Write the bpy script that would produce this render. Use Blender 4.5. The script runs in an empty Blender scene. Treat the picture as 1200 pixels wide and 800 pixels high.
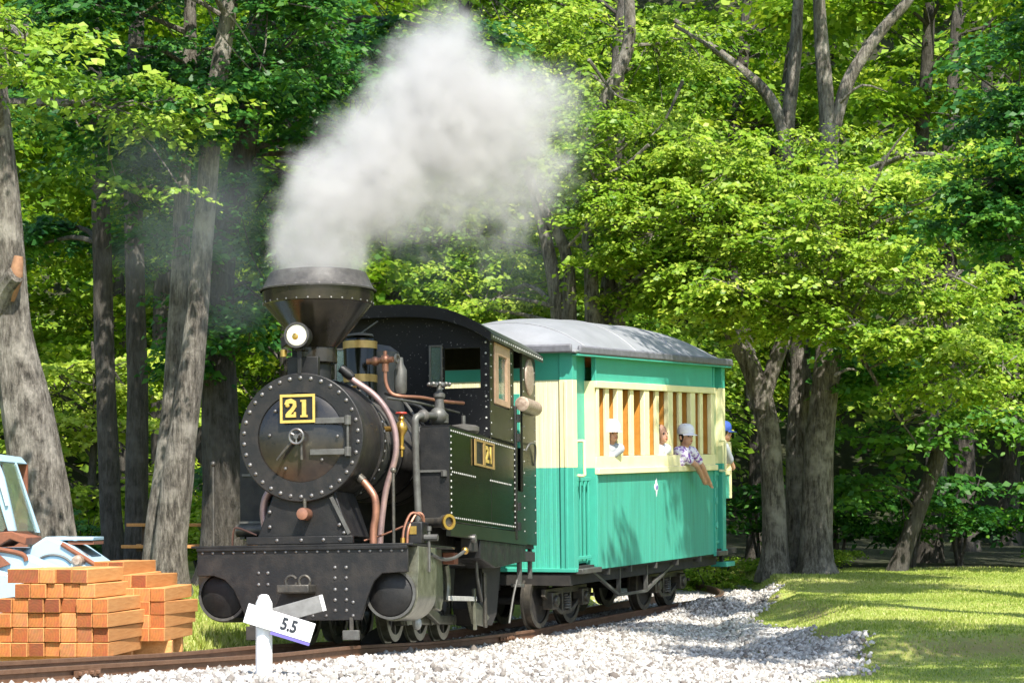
import bpy, math, random
import numpy as np
from mathutils import Vector, Matrix

# ------------------------------------------------------------------ camera, sky, sun, exposure
SC = bpy.context.scene
COL = SC.collection
cam_d = bpy.data.cameras.new('camera')
cam = bpy.data.objects.new('camera', cam_d); COL.objects.link(cam)
cam.location = (0, 0, 1.036); cam.rotation_euler = (math.radians(90), 0, 0)
cam_d.sensor_width = 36; cam_d.lens = 90; cam_d.shift_y = 0.175
cam_d.clip_start = 0.1; cam_d.clip_end = 1500
SC.camera = cam
SUN_AZ, SUN_EL = 20.0, 53.0          # to the right of straight behind the camera; elevation
wd = bpy.data.worlds.new('World'); SC.world = wd; wd.use_nodes = True
nt = wd.node_tree; nt.nodes.clear()
sky = nt.nodes.new('ShaderNodeTexSky'); sky.sky_type = 'NISHITA'; sky.sun_disc = False
sky.sun_elevation = math.radians(SUN_EL); sky.sun_rotation = math.radians(180 - SUN_AZ)
bg = nt.nodes.new('ShaderNodeBackground'); bg.inputs[1].default_value = 0.15
wo = nt.nodes.new('ShaderNodeOutputWorld')
nt.links.new(sky.outputs[0], bg.inputs[0]); nt.links.new(bg.outputs[0], wo.inputs[0])
sd = bpy.data.lights.new('sun', 'SUN'); sd.energy = 5.0; sd.angle = math.radians(0.55); sd.color = (1.0, 0.95, 0.86)
sun = bpy.data.objects.new('sun', sd); COL.objects.link(sun)
a = math.radians(SUN_AZ); e = math.radians(SUN_EL)
S = Vector((math.sin(a) * math.cos(e), -math.cos(a) * math.cos(e), math.sin(e)))
sun.rotation_euler = (-S).to_track_quat('-Z', 'Y').to_euler()
SC.view_settings.view_transform = 'Standard'; SC.view_settings.look = 'None'
SC.view_settings.exposure = 1.0; SC.view_settings.gamma = 1.0
cy = SC.cycles
cy.max_bounces = 6; cy.diffuse_bounces = 3; cy.glossy_bounces = 3; cy.transmission_bounces = 4
cy.transparent_max_bounces = 6; cy.volume_bounces = 3; cy.volume_max_steps = 256
cy.use_denoising = True; cy.use_adaptive_sampling = True; cy.adaptive_threshold = 0.015
cy.sample_clamp_indirect = 6

random.seed(7); RNG = np.random.default_rng(7)
PI = math.pi

# ------------------------------------------------------------------ helpers
class MB:
    """collects shapes into one mesh"""
    def __init__(s): s.v = []; s.f = []
    def add(s, vs, fs):
        b = len(s.v); s.v += [tuple(p) for p in vs]; s.f += [tuple(i + b for i in q) for q in fs]; return s
    def box(s, x0, x1, y0, y1, z0, z1):
        return s.add([(x0,y0,z0),(x1,y0,z0),(x1,y1,z0),(x0,y1,z0),(x0,y0,z1),(x1,y0,z1),(x1,y1,z1),(x0,y1,z1)],
                     [(3,2,1,0),(4,5,6,7),(0,1,5,4),(1,2,6,5),(2,3,7,6),(3,0,4,7)])
    def bar(s, p0, p1, w, h, up=(0,0,1)):
        p0, p1 = Vector(p0), Vector(p1); d = (p1 - p0).normalized(); u = Vector(up)
        r = d.cross(u).normalized() * (w / 2); u2 = r.cross(d).normalized() * (h / 2)
        vs = [p + a * r + b * u2 for p in (p0, p1) for a, b in ((-1,-1),(1,-1),(1,1),(-1,1))]
        return s.add(vs, [(3,2,1,0),(4,5,6,7),(0,1,5,4),(1,2,6,5),(2,3,7,6),(3,0,4,7)])
    def lathe(s, prof, o=(0,0,0), axis=(0,0,1), n=24, cap=True):
        """prof: list of (radius, height along axis)"""
        ax = Vector(axis).normalized(); t = Vector((1,0,0)) if abs(ax.x) < .9 else Vector((0,1,0))
        u = ax.cross(t).normalized(); w = ax.cross(u); o = Vector(o); vs = []; fs = []
        for r, h in prof:
            for k in range(n):
                a = 2 * PI * k / n
                vs.append(o + ax * h + (u * math.cos(a) + w * math.sin(a)) * r)
        for i in range(len(prof) - 1):
            for k in range(n):
                k2 = (k + 1) % n
                fs.append((i*n + k, i*n + k2, (i+1)*n + k2, (i+1)*n + k))
        if cap:
            fs.append(tuple(range(n - 1, -1, -1))); m = (len(prof) - 1) * n; fs.append(tuple(range(m, m + n)))
        return s.add(vs, fs)
    def cyl(s, p0, p1, r0, r1=None, n=20):
        p0, p1 = Vector(p0), Vector(p1)
        return s.lathe([(r0, 0), (r0 if r1 is None else r1, (p1 - p0).length)], p0, p1 - p0, n)
    def ball(s, c, r, n=12, sq=(1,1,1)):
        m = MB(); prof = [(max(math.sin(PI * i / 8) * r, 1e-4), -math.cos(PI * i / 8) * r) for i in range(9)]
        m.lathe(prof, (0,0,0), (0,0,1), n)
        return s.add([(c[0] + p[0]*sq[0], c[1] + p[1]*sq[1], c[2] + p[2]*sq[2]) for p in m.v], m.f)
    def rivet(s, p, nrm, r):
        return s.lathe([(r, 0), (r * .8, r * .45), (r * .25, r * .75)], p, nrm, 6)
    def tube(s, pts, r, n=10, smooth=4):
        P = [Vector(p) for p in pts]; R = list(r) if hasattr(r, '__len__') else [r] * len(P)
        if smooth > 1 and len(P) > 2:
            Q = []; RR = []
            for i in range(len(P) - 1):
                a = P[max(i-1,0)]; b = P[i]; c = P[i+1]; d = P[min(i+2,len(P)-1)]
                for k in range(smooth):
                    t = k / smooth
                    Q.append(0.5 * (2*b + (c-a)*t + (2*a - 5*b + 4*c - d)*t*t + (3*b - a - 3*c + d)*t**3))
                    RR.append(R[i] * (1-t) + R[i+1] * t)
            P = Q + [P[-1]]; R = RR + [R[-1]]
        vs = []; fs = []; pu = None
        for i, p in enumerate(P):
            d = (P[min(i+1,len(P)-1)] - P[max(i-1,0)]).normalized()
            if pu is None: pu = d.orthogonal().normalized()
            u = (pu - d * pu.dot(d)).normalized(); w = d.cross(u); pu = u
            for k in range(n):
                a = 2 * PI * k / n; vs.append(p + (u * math.cos(a) + w * math.sin(a)) * R[i])
        for i in range(len(P) - 1):
            for k in range(n):
                k2 = (k+1) % n; fs.append((i*n+k, i*n+k2, (i+1)*n+k2, (i+1)*n+k))
        fs.append(tuple(range(n-1,-1,-1))); m = (len(P)-1)*n; fs.append(tuple(range(m, m+n)))
        return s.add(vs, fs)
    def prism(s, poly, ax, a0, a1):
        """poly: 2-D outline in the two other axes (x,z for ax='y'; y,z for 'x'; x,y for 'z')"""
        def P(q, t): return (q[0], t, q[1]) if ax == 'y' else ((t, q[0], q[1]) if ax == 'x' else (q[0], q[1], t))
        n = len(poly); vs = [P(q, a0) for q in poly] + [P(q, a1) for q in poly]
        fs = [tuple(range(n-1,-1,-1)), tuple(range(n, 2*n))] + [(i, (i+1) % n, n + (i+1) % n, n + i) for i in range(n)]
        return s.add(vs, fs)
    def ring(s, o, axis, ro, ri, h0, h1, n=40):
        m = MB(); m.lathe([(ri,h0),(ro,h0),(ro,h1),(ri,h1),(ri,h0)], o, axis, n, cap=False)
        return s.add(m.v, m.f)
    def mesh(s, name):
        me = bpy.data.meshes.new(name); me.from_pydata(s.v, [], s.f)
        import bmesh
        bm = bmesh.new(); bm.from_mesh(me); bmesh.ops.recalc_face_normals(bm, faces=bm.faces); bm.to_mesh(me); bm.free()
        me.polygons.foreach_set('use_smooth', [True] * len(me.polygons)); me.set_sharp_from_angle(angle=math.radians(33))
        return me
    def build(s, name, mat, parent=None, bevel=0, label=None):
        me = s.mesh(name); me.materials.append(mat)
        o = bpy.data.objects.new(name, me); COL.objects.link(o)
        if parent: o.parent = parent
        if bevel:
            b = o.modifiers.new('bevel', 'BEVEL'); b.width = bevel; b.segments = 2; b.limit_method = 'ANGLE'; b.angle_limit = math.radians(40)
        if label: o['label'] = label
        return o

def tag(o, label=None, cat=None, group=None, kind=None):
    if label: o['label'] = label
    if cat: o['category'] = cat
    if group: o['group'] = group
    if kind: o['kind'] = kind
    return o
def empty(name, loc=(0,0,0), rot=(0,0,0)):
    o = bpy.data.objects.new(name, None); COL.objects.link(o); o.location = loc; o.rotation_euler = rot; o.empty_display_size = .2
    return o
def npmesh(name, V, F, mat, smooth=False):
    """numpy verts (n,3) and faces (m,k) to a mesh"""
    me = bpy.data.meshes.new(name); V = np.asarray(V, np.float32); F = np.asarray(F, np.int32)
    k = F.shape[1]
    me.vertices.add(len(V)); me.vertices.foreach_set('co', V.ravel())
    me.loops.add(F.size); me.loops.foreach_set('vertex_index', F.ravel())
    me.polygons.add(len(F)); me.polygons.foreach_set('loop_start', np.arange(0, F.size, k, dtype=np.int32))
    me.update(calc_edges=True)
    if smooth: me.polygons.foreach_set('use_smooth', [True] * len(F))
    if mat: me.materials.append(mat)
    return me
def attr(me, name, vals):
    at = me.attributes.new(name, 'FLOAT', 'POINT'); at.data.foreach_set('value', np.asarray(vals, np.float32))
def link(name, me, parent=None):
    o = bpy.data.objects.new(name, me); COL.objects.link(o)
    if parent: o.parent = parent
    return o
def text_mesh(txt, size, ext, offset, name):
    c = bpy.data.curves.new(name, 'FONT'); c.body = txt; c.size = size; c.extrude = ext; c.offset = offset
    c.align_x = 'CENTER'; c.align_y = 'CENTER'; c.resolution_u = 4
    o = bpy.data.objects.new(name + '_tmp', c); COL.objects.link(o)
    bpy.context.view_layer.update()
    me = bpy.data.meshes.new_from_object(o.evaluated_get(bpy.context.evaluated_depsgraph_get()))
    bpy.data.objects.remove(o); me.name = name; return me

# ------------------------------------------------------------------ materials
def nodes(name):
    m = bpy.data.materials.new(name); m.use_nodes = True; t = m.node_tree
    return m, t, t.nodes['Principled BSDF'], t.nodes['Material Output']
def noise(t, scale, detail=5, rough=.6, obj=True, vec=None):
    n = t.nodes.new('ShaderNodeTexNoise'); n.inputs['Scale'].default_value = scale
    n.inputs['Detail'].default_value = detail; n.inputs['Roughness'].default_value = rough
    if vec is None:
        c = t.nodes.new('ShaderNodeTexCoord'); vec = c.outputs['Object']
    t.links.new(vec, n.inputs['Vector']); return n
def ramp(t, src, stops):
    r = t.nodes.new('ShaderNodeValToRGB'); el = r.color_ramp.elements
    while len(el) < len(stops): el.new(.5)
    for x, (p, c) in zip(el, stops): x.position = p; x.color = (*c, 1) if len(c) == 3 else c
    t.links.new(src, r.inputs[0]); return r
def mixc(t, f, a, b, mode='MIX'):
    m = t.nodes.new('ShaderNodeMix'); m.data_type = 'RGBA'; m.blend_type = mode
    for s, i in ((f, 0), (a, 6), (b, 7)):
        if hasattr(s, 'is_output') or hasattr(s, 'links'): t.links.new(s, m.inputs[i])
        elif i == 0: m.inputs[0].default_value = s
        else: m.inputs[i].default_value = (*s, 1)
    return m.outputs[2]
def bump(t, b, src, strength, dist=.01):
    n = t.nodes.new('ShaderNodeBump'); n.inputs['Strength'].default_value = strength; n.inputs['Distance'].default_value = dist
    t.links.new(src, n.inputs['Height']); t.links.new(n.outputs[0], b.inputs['Normal']); return n
def M(name, col, rough=.5, metal=0, col2=None, scale=6, lo=.35, hi=.7, bmp=0, bscale=60, coat=0, rvar=0, spec=.5):
    """plain surface with noise-driven wear towards col2"""
    m, t, b, o = nodes(name)
    col2 = col2 or tuple(c * .7 for c in col)
    n = noise(t, scale, 8, .68); r = ramp(t, n.outputs[0], [(lo, col), (hi, col2)])
    t.links.new(r.outputs[0], b.inputs['Base Color'])
    b.inputs['Roughness'].default_value = rough; b.inputs['Metallic'].default_value = metal
    b.inputs['Coat Weight'].default_value = coat; b.inputs['Specular IOR Level'].default_value = spec
    if rvar:
        n3 = noise(t, scale * 1.7, 4); r3 = ramp(t, n3.outputs[0], [(.3, (rough,)*3), (.75, (min(1, rough + rvar),)*3)])
        t.links.new(r3.outputs[0], b.inputs['Roughness'])
    if bmp:
        n2 = noise(t, bscale, 4); bump(t, b, n2.outputs[0], bmp)
    return m
def siding_mat(name, col, col2, pitch=.055, axis='Y'):
    """painted tongue-and-groove boards: fine V grooves as relief only"""
    m, t, b, o = nodes(name)
    n = noise(t, 2.2, 6); r = ramp(t, n.outputs[0], [(.3, col), (.75, col2)])
    nn = noise(t, 45, 3); mm = mixc(t, .16, r.outputs[0], nn.outputs[1], 'OVERLAY')
    tg = t.nodes.new('ShaderNodeTexCoord'); mg = t.nodes.new('ShaderNodeMapping'); mg.inputs['Scale'].default_value = (16, 16, .7); t.links.new(tg.outputs['Object'], mg.inputs[0])
    ng = noise(t, 1.6, 6, .6, vec=mg.outputs[0]); rg_ = ramp(t, ng.outputs[0], [(.40, (1,1,1)), (.72, (.60,.61,.57))]); mm = mixc(t, .8, mm, rg_.outputs[0], 'MULTIPLY')
    t.links.new(mm, b.inputs['Base Color']); b.inputs['Roughness'].default_value = .42
    c = t.nodes.new('ShaderNodeTexCoord'); sx = t.nodes.new('ShaderNodeSeparateXYZ'); t.links.new(c.outputs['Object'], sx.inputs[0])
    d = t.nodes.new('ShaderNodeMath'); d.operation = 'DIVIDE'; t.links.new(sx.outputs[axis], d.inputs[0]); d.inputs[1].default_value = pitch
    f = t.nodes.new('ShaderNodeMath'); f.operation = 'PINGPONG'; t.links.new(d.outputs[0], f.inputs[0]); f.inputs[1].default_value = .5
    r2 = ramp(t, f.outputs[0], [(0, (0,0,0)), (.12, (1,1,1))])
    bump(t, b, r2.outputs[0], .5, .005)
    return m
def leaf_mat(name, stops, trans=.46, rough=.45):
    m, t, b, o = nodes(name)
    at = t.nodes.new('ShaderNodeAttribute'); at.attribute_name = 'tint'
    r = ramp(t, at.outputs['Fac'], stops)
    t.links.new(r.outputs[0], b.inputs['Base Color']); b.inputs['Roughness'].default_value = rough
    b.inputs['Specular IOR Level'].default_value = .35
    tr = t.nodes.new('ShaderNodeBsdfTranslucent')
    c2 = mixc(t, 1.0, r.outputs[0], (1.0, 1.0, .45), 'MULTIPLY')
    t.links.new(c2, tr.inputs[0])
    mx = t.nodes.new('ShaderNodeMixShader'); mx.inputs[0].default_value = trans
    t.links.new(b.outputs[0], mx.inputs[1]); t.links.new(tr.outputs[0], mx.inputs[2]); t.links.new(mx.outputs[0], o.inputs['Surface'])
    return m
def bark_mat(name, c1, c2, c3):  # furrowed bark
    m, t, b, o = nodes(name)
    tc = t.nodes.new('ShaderNodeTexCoord'); mp = t.nodes.new('ShaderNodeMapping'); mp.inputs['Scale'].default_value = (1, 1, .2)
    t.links.new(tc.outputs['Object'], mp.inputs[0])
    n = noise(t, 21, 8, .78, vec=mp.outputs[0]); r = ramp(t, n.outputs[0], [(.38, c1), (.52, c2), (.66, c3)])
    n2 = noise(t, 3.0, 4); r2 = ramp(t, n2.outputs[0], [(.5, (0,0,0)), (.68, (1,1,1))])
    mx = mixc(t, r2.outputs[0], r.outputs[0], c3); t.links.new(mx, b.inputs['Base Color'])
    b.inputs['Roughness'].default_value = .9
    n3 = noise(t, 22, 6, .7, vec=mp.outputs[0]); bump(t, b, n3.outputs[0], 1.0, .09)
    return m
MT = {}
MT['black'] = M('black_paint', (.0075,.0075,.008), .36, 0, (.022,.020,.018), 5, .42, .72, .2, 70, rvar=.3, spec=.35)
MT['smokebox'] = M('smokebox_black', (.0085,.0083,.0085), .36, 0, (.034,.028,.023), 4.5, .45, .75, .25, 60, rvar=.3, spec=.4)
MT['boiler'] = M('boiler_grey', (.05,.047,.043), .5, 0, (.11,.10,.088), 6, .4, .72, .15, 80, rvar=.2)
MT['gloss'] = M('gloss_black_green', (.0055,.0065,.004), .16, 0, (.012,.013,.008), 3, .45, .8, .05, 9, spec=.38)
MT['cabgreen'] = M('dark_olive_cab_paint', (.007,.0085,.005), .34, 0, (.018,.019,.011), 3, .45, .8, .05, 30)
MT['speck'] = M('cinder_speckled_black', (.010,.010,.011), .55, 0, (.26,.25,.24), 42, .64, .67, .1, 90, spec=.15)
MT['iron'] = M('worn_iron', (.06,.056,.05), .45, .6, (.16,.14,.11), 8, .4, .75, .2, 90)
MT['oily'] = M('oily_green_grey_steel', (.20,.20,.15), .32, .45, (.07,.07,.05), 9, .4, .7, .1, 90)
MT['rivet'] = M('rivet_steel', (.28,.27,.26), .35, .7, (.10,.09,.085), 12)
MT['whiterivet'] = M('pale_rivet', (.55,.54,.5), .5, .2, (.3,.3,.28), 12)
MT['copper'] = M('copper_pipe', (.42,.20,.13), .38, .75, (.25,.12,.08), 10, rvar=.2)
MT['pinkpipe'] = M('dull_pink_copper_pipe', (.42,.27,.25), .42, .5, (.2,.15,.15), 6)
MT['brass'] = M('brass', (.62,.38,.10), .28, .9, (.42,.25,.07), 12)
MT['bronze'] = M('bronze_band', (.50,.33,.12), .4, .5, (.34,.22,.08), 12)
MT['stack'] = M('smoke_stack_bronze_black', (.016,.014,.012), .2, .35, (.045,.036,.024), 3, .4, .7, .05, 40)
MT['stackgrey'] = M('stack_cap_grey', (.040,.038,.037), .5, .2, (.075,.07,.066), 22, .4, .65, .15, 60)
MT['gold'] = M('gold_paint', (.62,.44,.10), .42, .2, (.48,.33,.08), 18)
MT['red'] = M('red_handle', (.5,.06,.04), .4)
MT['glassdark'] = M('headlamp_reflector', (.55,.5,.38), .12, .85, (.8,.75,.55), 9)
MT['wood'] = M('pale_cab_window_wood', (.55,.36,.24), .5, 0, (.42,.26,.16), 20)
MT['plate'] = M('worn_bronze_plate', (.42,.33,.26), .5, .2, (.22,.15,.11), 30, .4, .65)
MT['roofgreen'] = M('dark_olive_roof', (.035,.038,.028), .4, 0, (.07,.07,.055), 10, .4, .7, .08, 60)
MT['dark'] = M('underframe_dark', (.014,.013,.012), .75, 0, (.035,.030,.025), 12)
MT['sidegreen'] = siding_mat('teal_siding', (.058,.41,.30), (.068,.38,.285), .045)
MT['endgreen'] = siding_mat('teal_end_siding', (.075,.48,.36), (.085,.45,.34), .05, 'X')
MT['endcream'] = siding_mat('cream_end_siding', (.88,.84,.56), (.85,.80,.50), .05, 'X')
MT['green'] = M('teal_paint', (.058,.39,.29), .4, 0, (.055,.34,.255), 5, bmp=.05)
MT['cream'] = M('cream_paint', (.87,.79,.46), .4, 0, (.80,.71,.38), 5, bmp=.05)
MT['inside'] = M('orange_varnished_wood', (.52,.19,.03), .4, 0, (.38,.12,.02), 5, bmp=.05)
MT['insidepost'] = M('orange_varnished_post', (.66,.30,.06), .35, 0, (.52,.22,.04), 7)
MT['roof'] = M('grey_canvas_roof', (.25,.255,.27), .5, 0, (.19,.195,.205), 3, .35, .7, .12, 60)
MT['roofedge'] = M('dark_roof_edge', (.15,.15,.17), .65, 0, (.09,.09,.10), 14)
MT['steel'] = M('grey_steel', (.12,.12,.11), .5, .3, (.06,.055,.05), 9)
MT['white'] = M('white_paint', (.80,.80,.80), .4, 0, (.72,.72,.71), 9, bmp=.05)
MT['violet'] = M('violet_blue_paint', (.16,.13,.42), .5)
MT['ink'] = M('dark_lettering', (.02,.025,.035), .6)
MT['armshade'] = M('shaded_arm_grey', (.16,.155,.15), .35, 0, (.24,.235,.23), 14)  # grey stands in for the shade on the white rear arm
MT['rail'] = M('rusty_rail', (.13,.065,.035), .6, .25, (.20,.11,.065), 9, .35, .7, .2, 50)
MT['railtop'] = M('worn_rail_head', (.20,.16,.13), .35, .7, (.14,.085,.06), 9)
MT['sleeper'] = M('old_sleeper', (.09,.06,.04), .9, 0, (.05,.035,.025), 9, bmp=.3)
MT['paleblue'] = M('faded_pale_blue_paint', (.33,.48,.58), .5, 0, (.20,.11,.07), 5, .60, .66, .08, 40)
MT['rust'] = M('rust', (.24,.085,.04), .85, 0, (.13,.05,.03), 8, bmp=.25)
MT['rubber'] = M('black_rubber', (.015,.015,.015), .8)
MT['skin'] = M('skin', (.52,.28,.18), .5, 0, (.46,.23,.15), 9)
MT['whitecloth'] = M('white_cap_cloth', (.78,.76,.80), .8, 0, (.68,.66,.74), 20)
MT['bluecloth'] = M('blue_cap_cloth', (.03,.08,.35), .8)
MT['greycloth'] = M('grey_shirt_cloth', (.40,.42,.46), .85)
MT['purplecloth'] = M('purple_patterned_shirt', (.75,.70,.82), .8, 0, (.20,.06,.38), 22, .50, .54)
MT['trousers'] = M('dark_trousers', (.04,.05,.09), .85)
MT['hair'] = M('black_hair', (.012,.01,.009), .5)
m, t, b, o = nodes('window_glass'); b.inputs['Base Color'].default_value = (.35,.5,.42,1); b.inputs['Roughness'].default_value = .06
b.inputs['Transmission Weight'].default_value = .75; b.inputs['Alpha'].default_value = .55; MT['glass'] = m
m, t, b, o = nodes('headlamp_lens'); b.inputs['Base Color'].default_value = (.80,.76,.58,1); b.inputs['Roughness'].default_value = .10
b.inputs['Emission Color'].default_value = (1,.93,.75,1); b.inputs['Emission Strength'].default_value = .06; MT['lens'] = m
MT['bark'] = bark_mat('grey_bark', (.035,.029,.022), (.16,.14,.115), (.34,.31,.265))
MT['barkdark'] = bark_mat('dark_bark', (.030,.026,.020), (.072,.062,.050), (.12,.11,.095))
MT['cutwood'] = M('torn_limb_wood', (.36,.19,.10), .8, 0, (.22,.11,.06), 14, bmp=.3)
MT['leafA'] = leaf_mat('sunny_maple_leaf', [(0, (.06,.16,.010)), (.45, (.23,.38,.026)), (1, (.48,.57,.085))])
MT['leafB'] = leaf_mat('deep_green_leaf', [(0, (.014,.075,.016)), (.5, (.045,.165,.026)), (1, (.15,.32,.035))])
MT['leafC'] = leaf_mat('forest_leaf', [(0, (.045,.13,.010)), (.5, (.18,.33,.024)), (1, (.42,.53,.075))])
# ------------------------------------------------------------------ track course and ground
TC = np.array([(-9.2,8.0,.26),(-7.0,10.6,.21),(-5.5,12.6,.17),(-4.2,14.6,.14),(-3.35,16.4,.108),(-2.75,18.25,.056),(-2.245,20.149,0),(-1.812,22.1,-.04),(-1.488,23.564,-.085),
   (-1.163,25.027,-.135),(-.80,26.5,-.16),(-.19,27.9,-.145),(.201,28.82,-.11),(.591,29.74,-.081),(1.177,31.12,-.036),(1.763,32.5,.008),(2.27,34.0,.03),(2.55,36.0,.05),(2.55,38.5,.07),(2.2,41.5,.09),(1.6,45,.12)])
def spline(P, k=12):
    out = []
    for i in range(len(P) - 1):
        a, b, c, d = P[max(i-1,0)], P[i], P[i+1], P[min(i+2,len(P)-1)]
        for q in range(k):
            t = q / k; out.append(.5 * (2*b + (c-a)*t + (2*a-5*b+4*c-d)*t*t + (3*b-a-3*c+d)*t**3))
    out.append(P[-1]); return np.array(out)
TR = spline(TC)
TD = np.gradient(TR, axis=0); TD /= np.linalg.norm(TD[:, :2], axis=1)[:, None]
TN = np.stack([TD[:, 1], -TD[:, 0]], 1)               # points to the right-hand (camera) side
def track_uv(x, y):
    x = np.asarray(x, float).ravel(); y = np.asarray(y, float).ravel(); u = np.empty(len(x)); z = np.empty(len(x)); ii = np.empty(len(x), int)
    for s in range(0, len(x), 20000):
        dx = x[s:s+20000, None] - TR[None, :, 0]; dy = y[s:s+20000, None] - TR[None, :, 1]
        i = np.argmin(dx*dx + dy*dy, axis=1); r = np.arange(len(i))
        u[s:s+20000] = dx[r, i] * TN[i, 0] + dy[r, i] * TN[i, 1]; z[s:s+20000] = TR[i, 2]; ii[s:s+20000] = i
    return u, z, ii
def sm(x, a, b):
    t = np.clip((np.asarray(x, float) - a) / (b - a), 0, 1); return t * t * (3 - 2 * t)
def vnoise(x, y, s, seed=0):
    r = np.random.default_rng(seed); o = 0
    for k in range(4):
        ax, ay, p = r.uniform(-1, 1), r.uniform(-1, 1), r.uniform(0, 6.3)
        o = o + np.sin((x * ax + y * ay) * 2.2 / s * (1 + .6 * k) + p) / (1 + .5 * k)
    return o / 2.2
WT_Y = [8, 18, 21, 24, 26, 28, 31, 34, 44]; WT_W = [3.9, 3.9, 4.2, 4.8, 4.6, 3.6, 1.8, 1.2, 1.0]
def ballast_w(i):
    return np.interp(TR[i, 1], WT_Y, WT_W)
def ground_z(x, y):
    x = np.asarray(x, float); y = np.asarray(y, float); sh = x.shape
    u, tz, ii = track_uv(x, y); xf, yf = x.ravel(), y.ravel()
    bank = .21 * sm(np.minimum(xf - 2.9 - .25 * np.sin(yf * .9), yf - 24.2 - .3 * np.sin(xf * 1.3)), 0, .9)
    right = -.36 + .022 * np.clip(yf - 21, -12, 30) + bank
    left = -.08 + .035 * np.clip(yf - 20.5, -12, 30)
    w = sm(u, -.6, 1.6); z = left * (1 - w) + right * w
    lim = tz - .22 + np.maximum(0, np.abs(u) - np.where(u > 0, ballast_w(ii) * .75, 1.15)) * np.where(yf > 33, .8, .42)
    z = np.minimum(z, lim)
    z = z + .025 * vnoise(xf, yf, 1.3, 3) * sm(np.abs(u), 2, 4) + .06 * vnoise(xf, yf, 4.5, 4) * sm(np.abs(u), 3, 8)
    hill = sm(yf, 56, 100) * 30 + sm(np.abs(xf), 40, 160) * 20
    return (z + hill).reshape(sh)
gx = np.unique(np.concatenate([np.linspace(-300,-16,24), np.arange(-16,18,.22), np.linspace(18,300,24)]))
gy = np.unique(np.concatenate([np.linspace(-200,8,24), np.arange(8,46,.22), np.arange(46,110,1.2), np.linspace(110,500,20)]))
GX, GY = np.meshgrid(gx, gy); GZ = ground_z(GX, GY)
nx, ny = len(gx), len(gy); idx = np.arange(nx*ny).reshape(ny, nx)
GF = np.stack([idx[:-1,:-1], idx[:-1,1:], idx[1:,1:], idx[1:,:-1]], -1).reshape(-1, 4)
m, t, b, o = nodes('grass_and_forest_floor')
n1 = noise(t, .55, 5); r1 = ramp(t, n1.outputs[0], [(.32, (.20,.26,.045)), (.5, (.32,.36,.075)), (.68, (.46,.42,.16))])
n2 = noise(t, 14, 6); mx = mixc(t, .35, r1.outputs[0], n2.outputs[1], 'OVERLAY')
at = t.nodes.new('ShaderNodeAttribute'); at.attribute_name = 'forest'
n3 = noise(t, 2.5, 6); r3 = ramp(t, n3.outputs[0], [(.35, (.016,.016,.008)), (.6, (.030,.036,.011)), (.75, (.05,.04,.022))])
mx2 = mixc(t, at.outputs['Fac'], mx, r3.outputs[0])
a2 = t.nodes.new('ShaderNodeAttribute'); a2.attribute_name = 'dirt'
mx3 = mixc(t, a2.outputs['Fac'], mx2, (.22,.16,.075)); t.links.new(mx3, b.inputs['Base Color'])
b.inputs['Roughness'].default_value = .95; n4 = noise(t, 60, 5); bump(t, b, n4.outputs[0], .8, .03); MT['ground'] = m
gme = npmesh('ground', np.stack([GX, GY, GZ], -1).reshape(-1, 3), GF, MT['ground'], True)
fx, fy = GX.ravel(), GY.ravel(); gu, gtz, gi = track_uv(fx, fy)
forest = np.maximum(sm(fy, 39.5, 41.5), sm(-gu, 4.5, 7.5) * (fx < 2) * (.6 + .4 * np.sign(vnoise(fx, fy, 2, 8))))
bk = sm(np.minimum(fx - 2.9 - .25 * np.sin(fy * .9), fy - 24.2 - .3 * np.sin(fx * 1.3)), 0, .9)
dirt = 3.2 * bk * (1 - bk) * (.55 + .45 * vnoise(fx, fy, 1.1, 31)) * (gu > 1.2) * (fy > 23) * (fy < 38) + np.exp(-((fx-4.0)**2/2.2 + (fy-36.3)**2/.8)) * .75 + .9*np.exp(-((fx+3.9)**2/.8 + (fy-31)**2/3))
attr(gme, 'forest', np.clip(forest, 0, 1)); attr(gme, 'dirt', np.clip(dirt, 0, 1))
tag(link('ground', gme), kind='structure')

# ballast bed
ts = np.arange(12, len(TR) - 14); us = np.linspace(0, 1, 26); BV = []; 
def ballast_pt(i, q):
    W = ballast_w(i); u = -1.45 + q * (W + 1.45); x = TR[i,0] + TN[i,0]*u; y = TR[i,1] + TN[i,1]*u
    return u, x, y, W
QI, QQ = np.meshgrid(ts, us, indexing='ij'); U, BX, BY, BW = ballast_pt(QI, QQ)
def ballast_z(U, i, W, x, y):
    top = TR[i, 2] - .098; g = ground_z(x, y)
    Us = np.minimum(1.45, W * .45); fr = np.clip((U - Us) / (W - Us), 0, 1) ** .9; fl = np.clip((-U - .85) / .6, 0, 1)
    f = np.where(U > 0, fr, fl)
    z = np.where((U > 0) & (f < .975), np.maximum(top * (1 - f) + g * f, g + .025), top * (1 - f) + (g - .05) * f)
    z = z + 0.17 * sm(y, 30.6, 32.6) * sm(U, .50, .75) * (1 - f)
    return z + .012 * vnoise(x, y, .35, 11) * (np.abs(U) > .5) + .03 * vnoise(x, y, .9, 12) * f
BZ = ballast_z(U, QI, BW, BX, BY)
n_i, n_q = U.shape; bid = np.arange(n_i*n_q).reshape(n_i, n_q)
BF = np.stack([bid[:-1,:-1], bid[:-1,1:], bid[1:,1:], bid[1:,:-1]], -1).reshape(-1, 4)
m, t, b, o = nodes('ballast_gravel')
v = t.nodes.new('ShaderNodeTexVoronoi'); v.inputs['Scale'].default_value = 24
c = t.nodes.new('ShaderNodeTexCoord'); t.links.new(c.outputs['Object'], v.inputs['Vector'])
r = ramp(t, v.outputs['Color'], [(.1, (.18,.165,.145)), (.5, (.36,.34,.31)), (.9, (.52,.50,.47))]); t.links.new(r.outputs[0], b.inputs['Base Color'])
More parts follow.
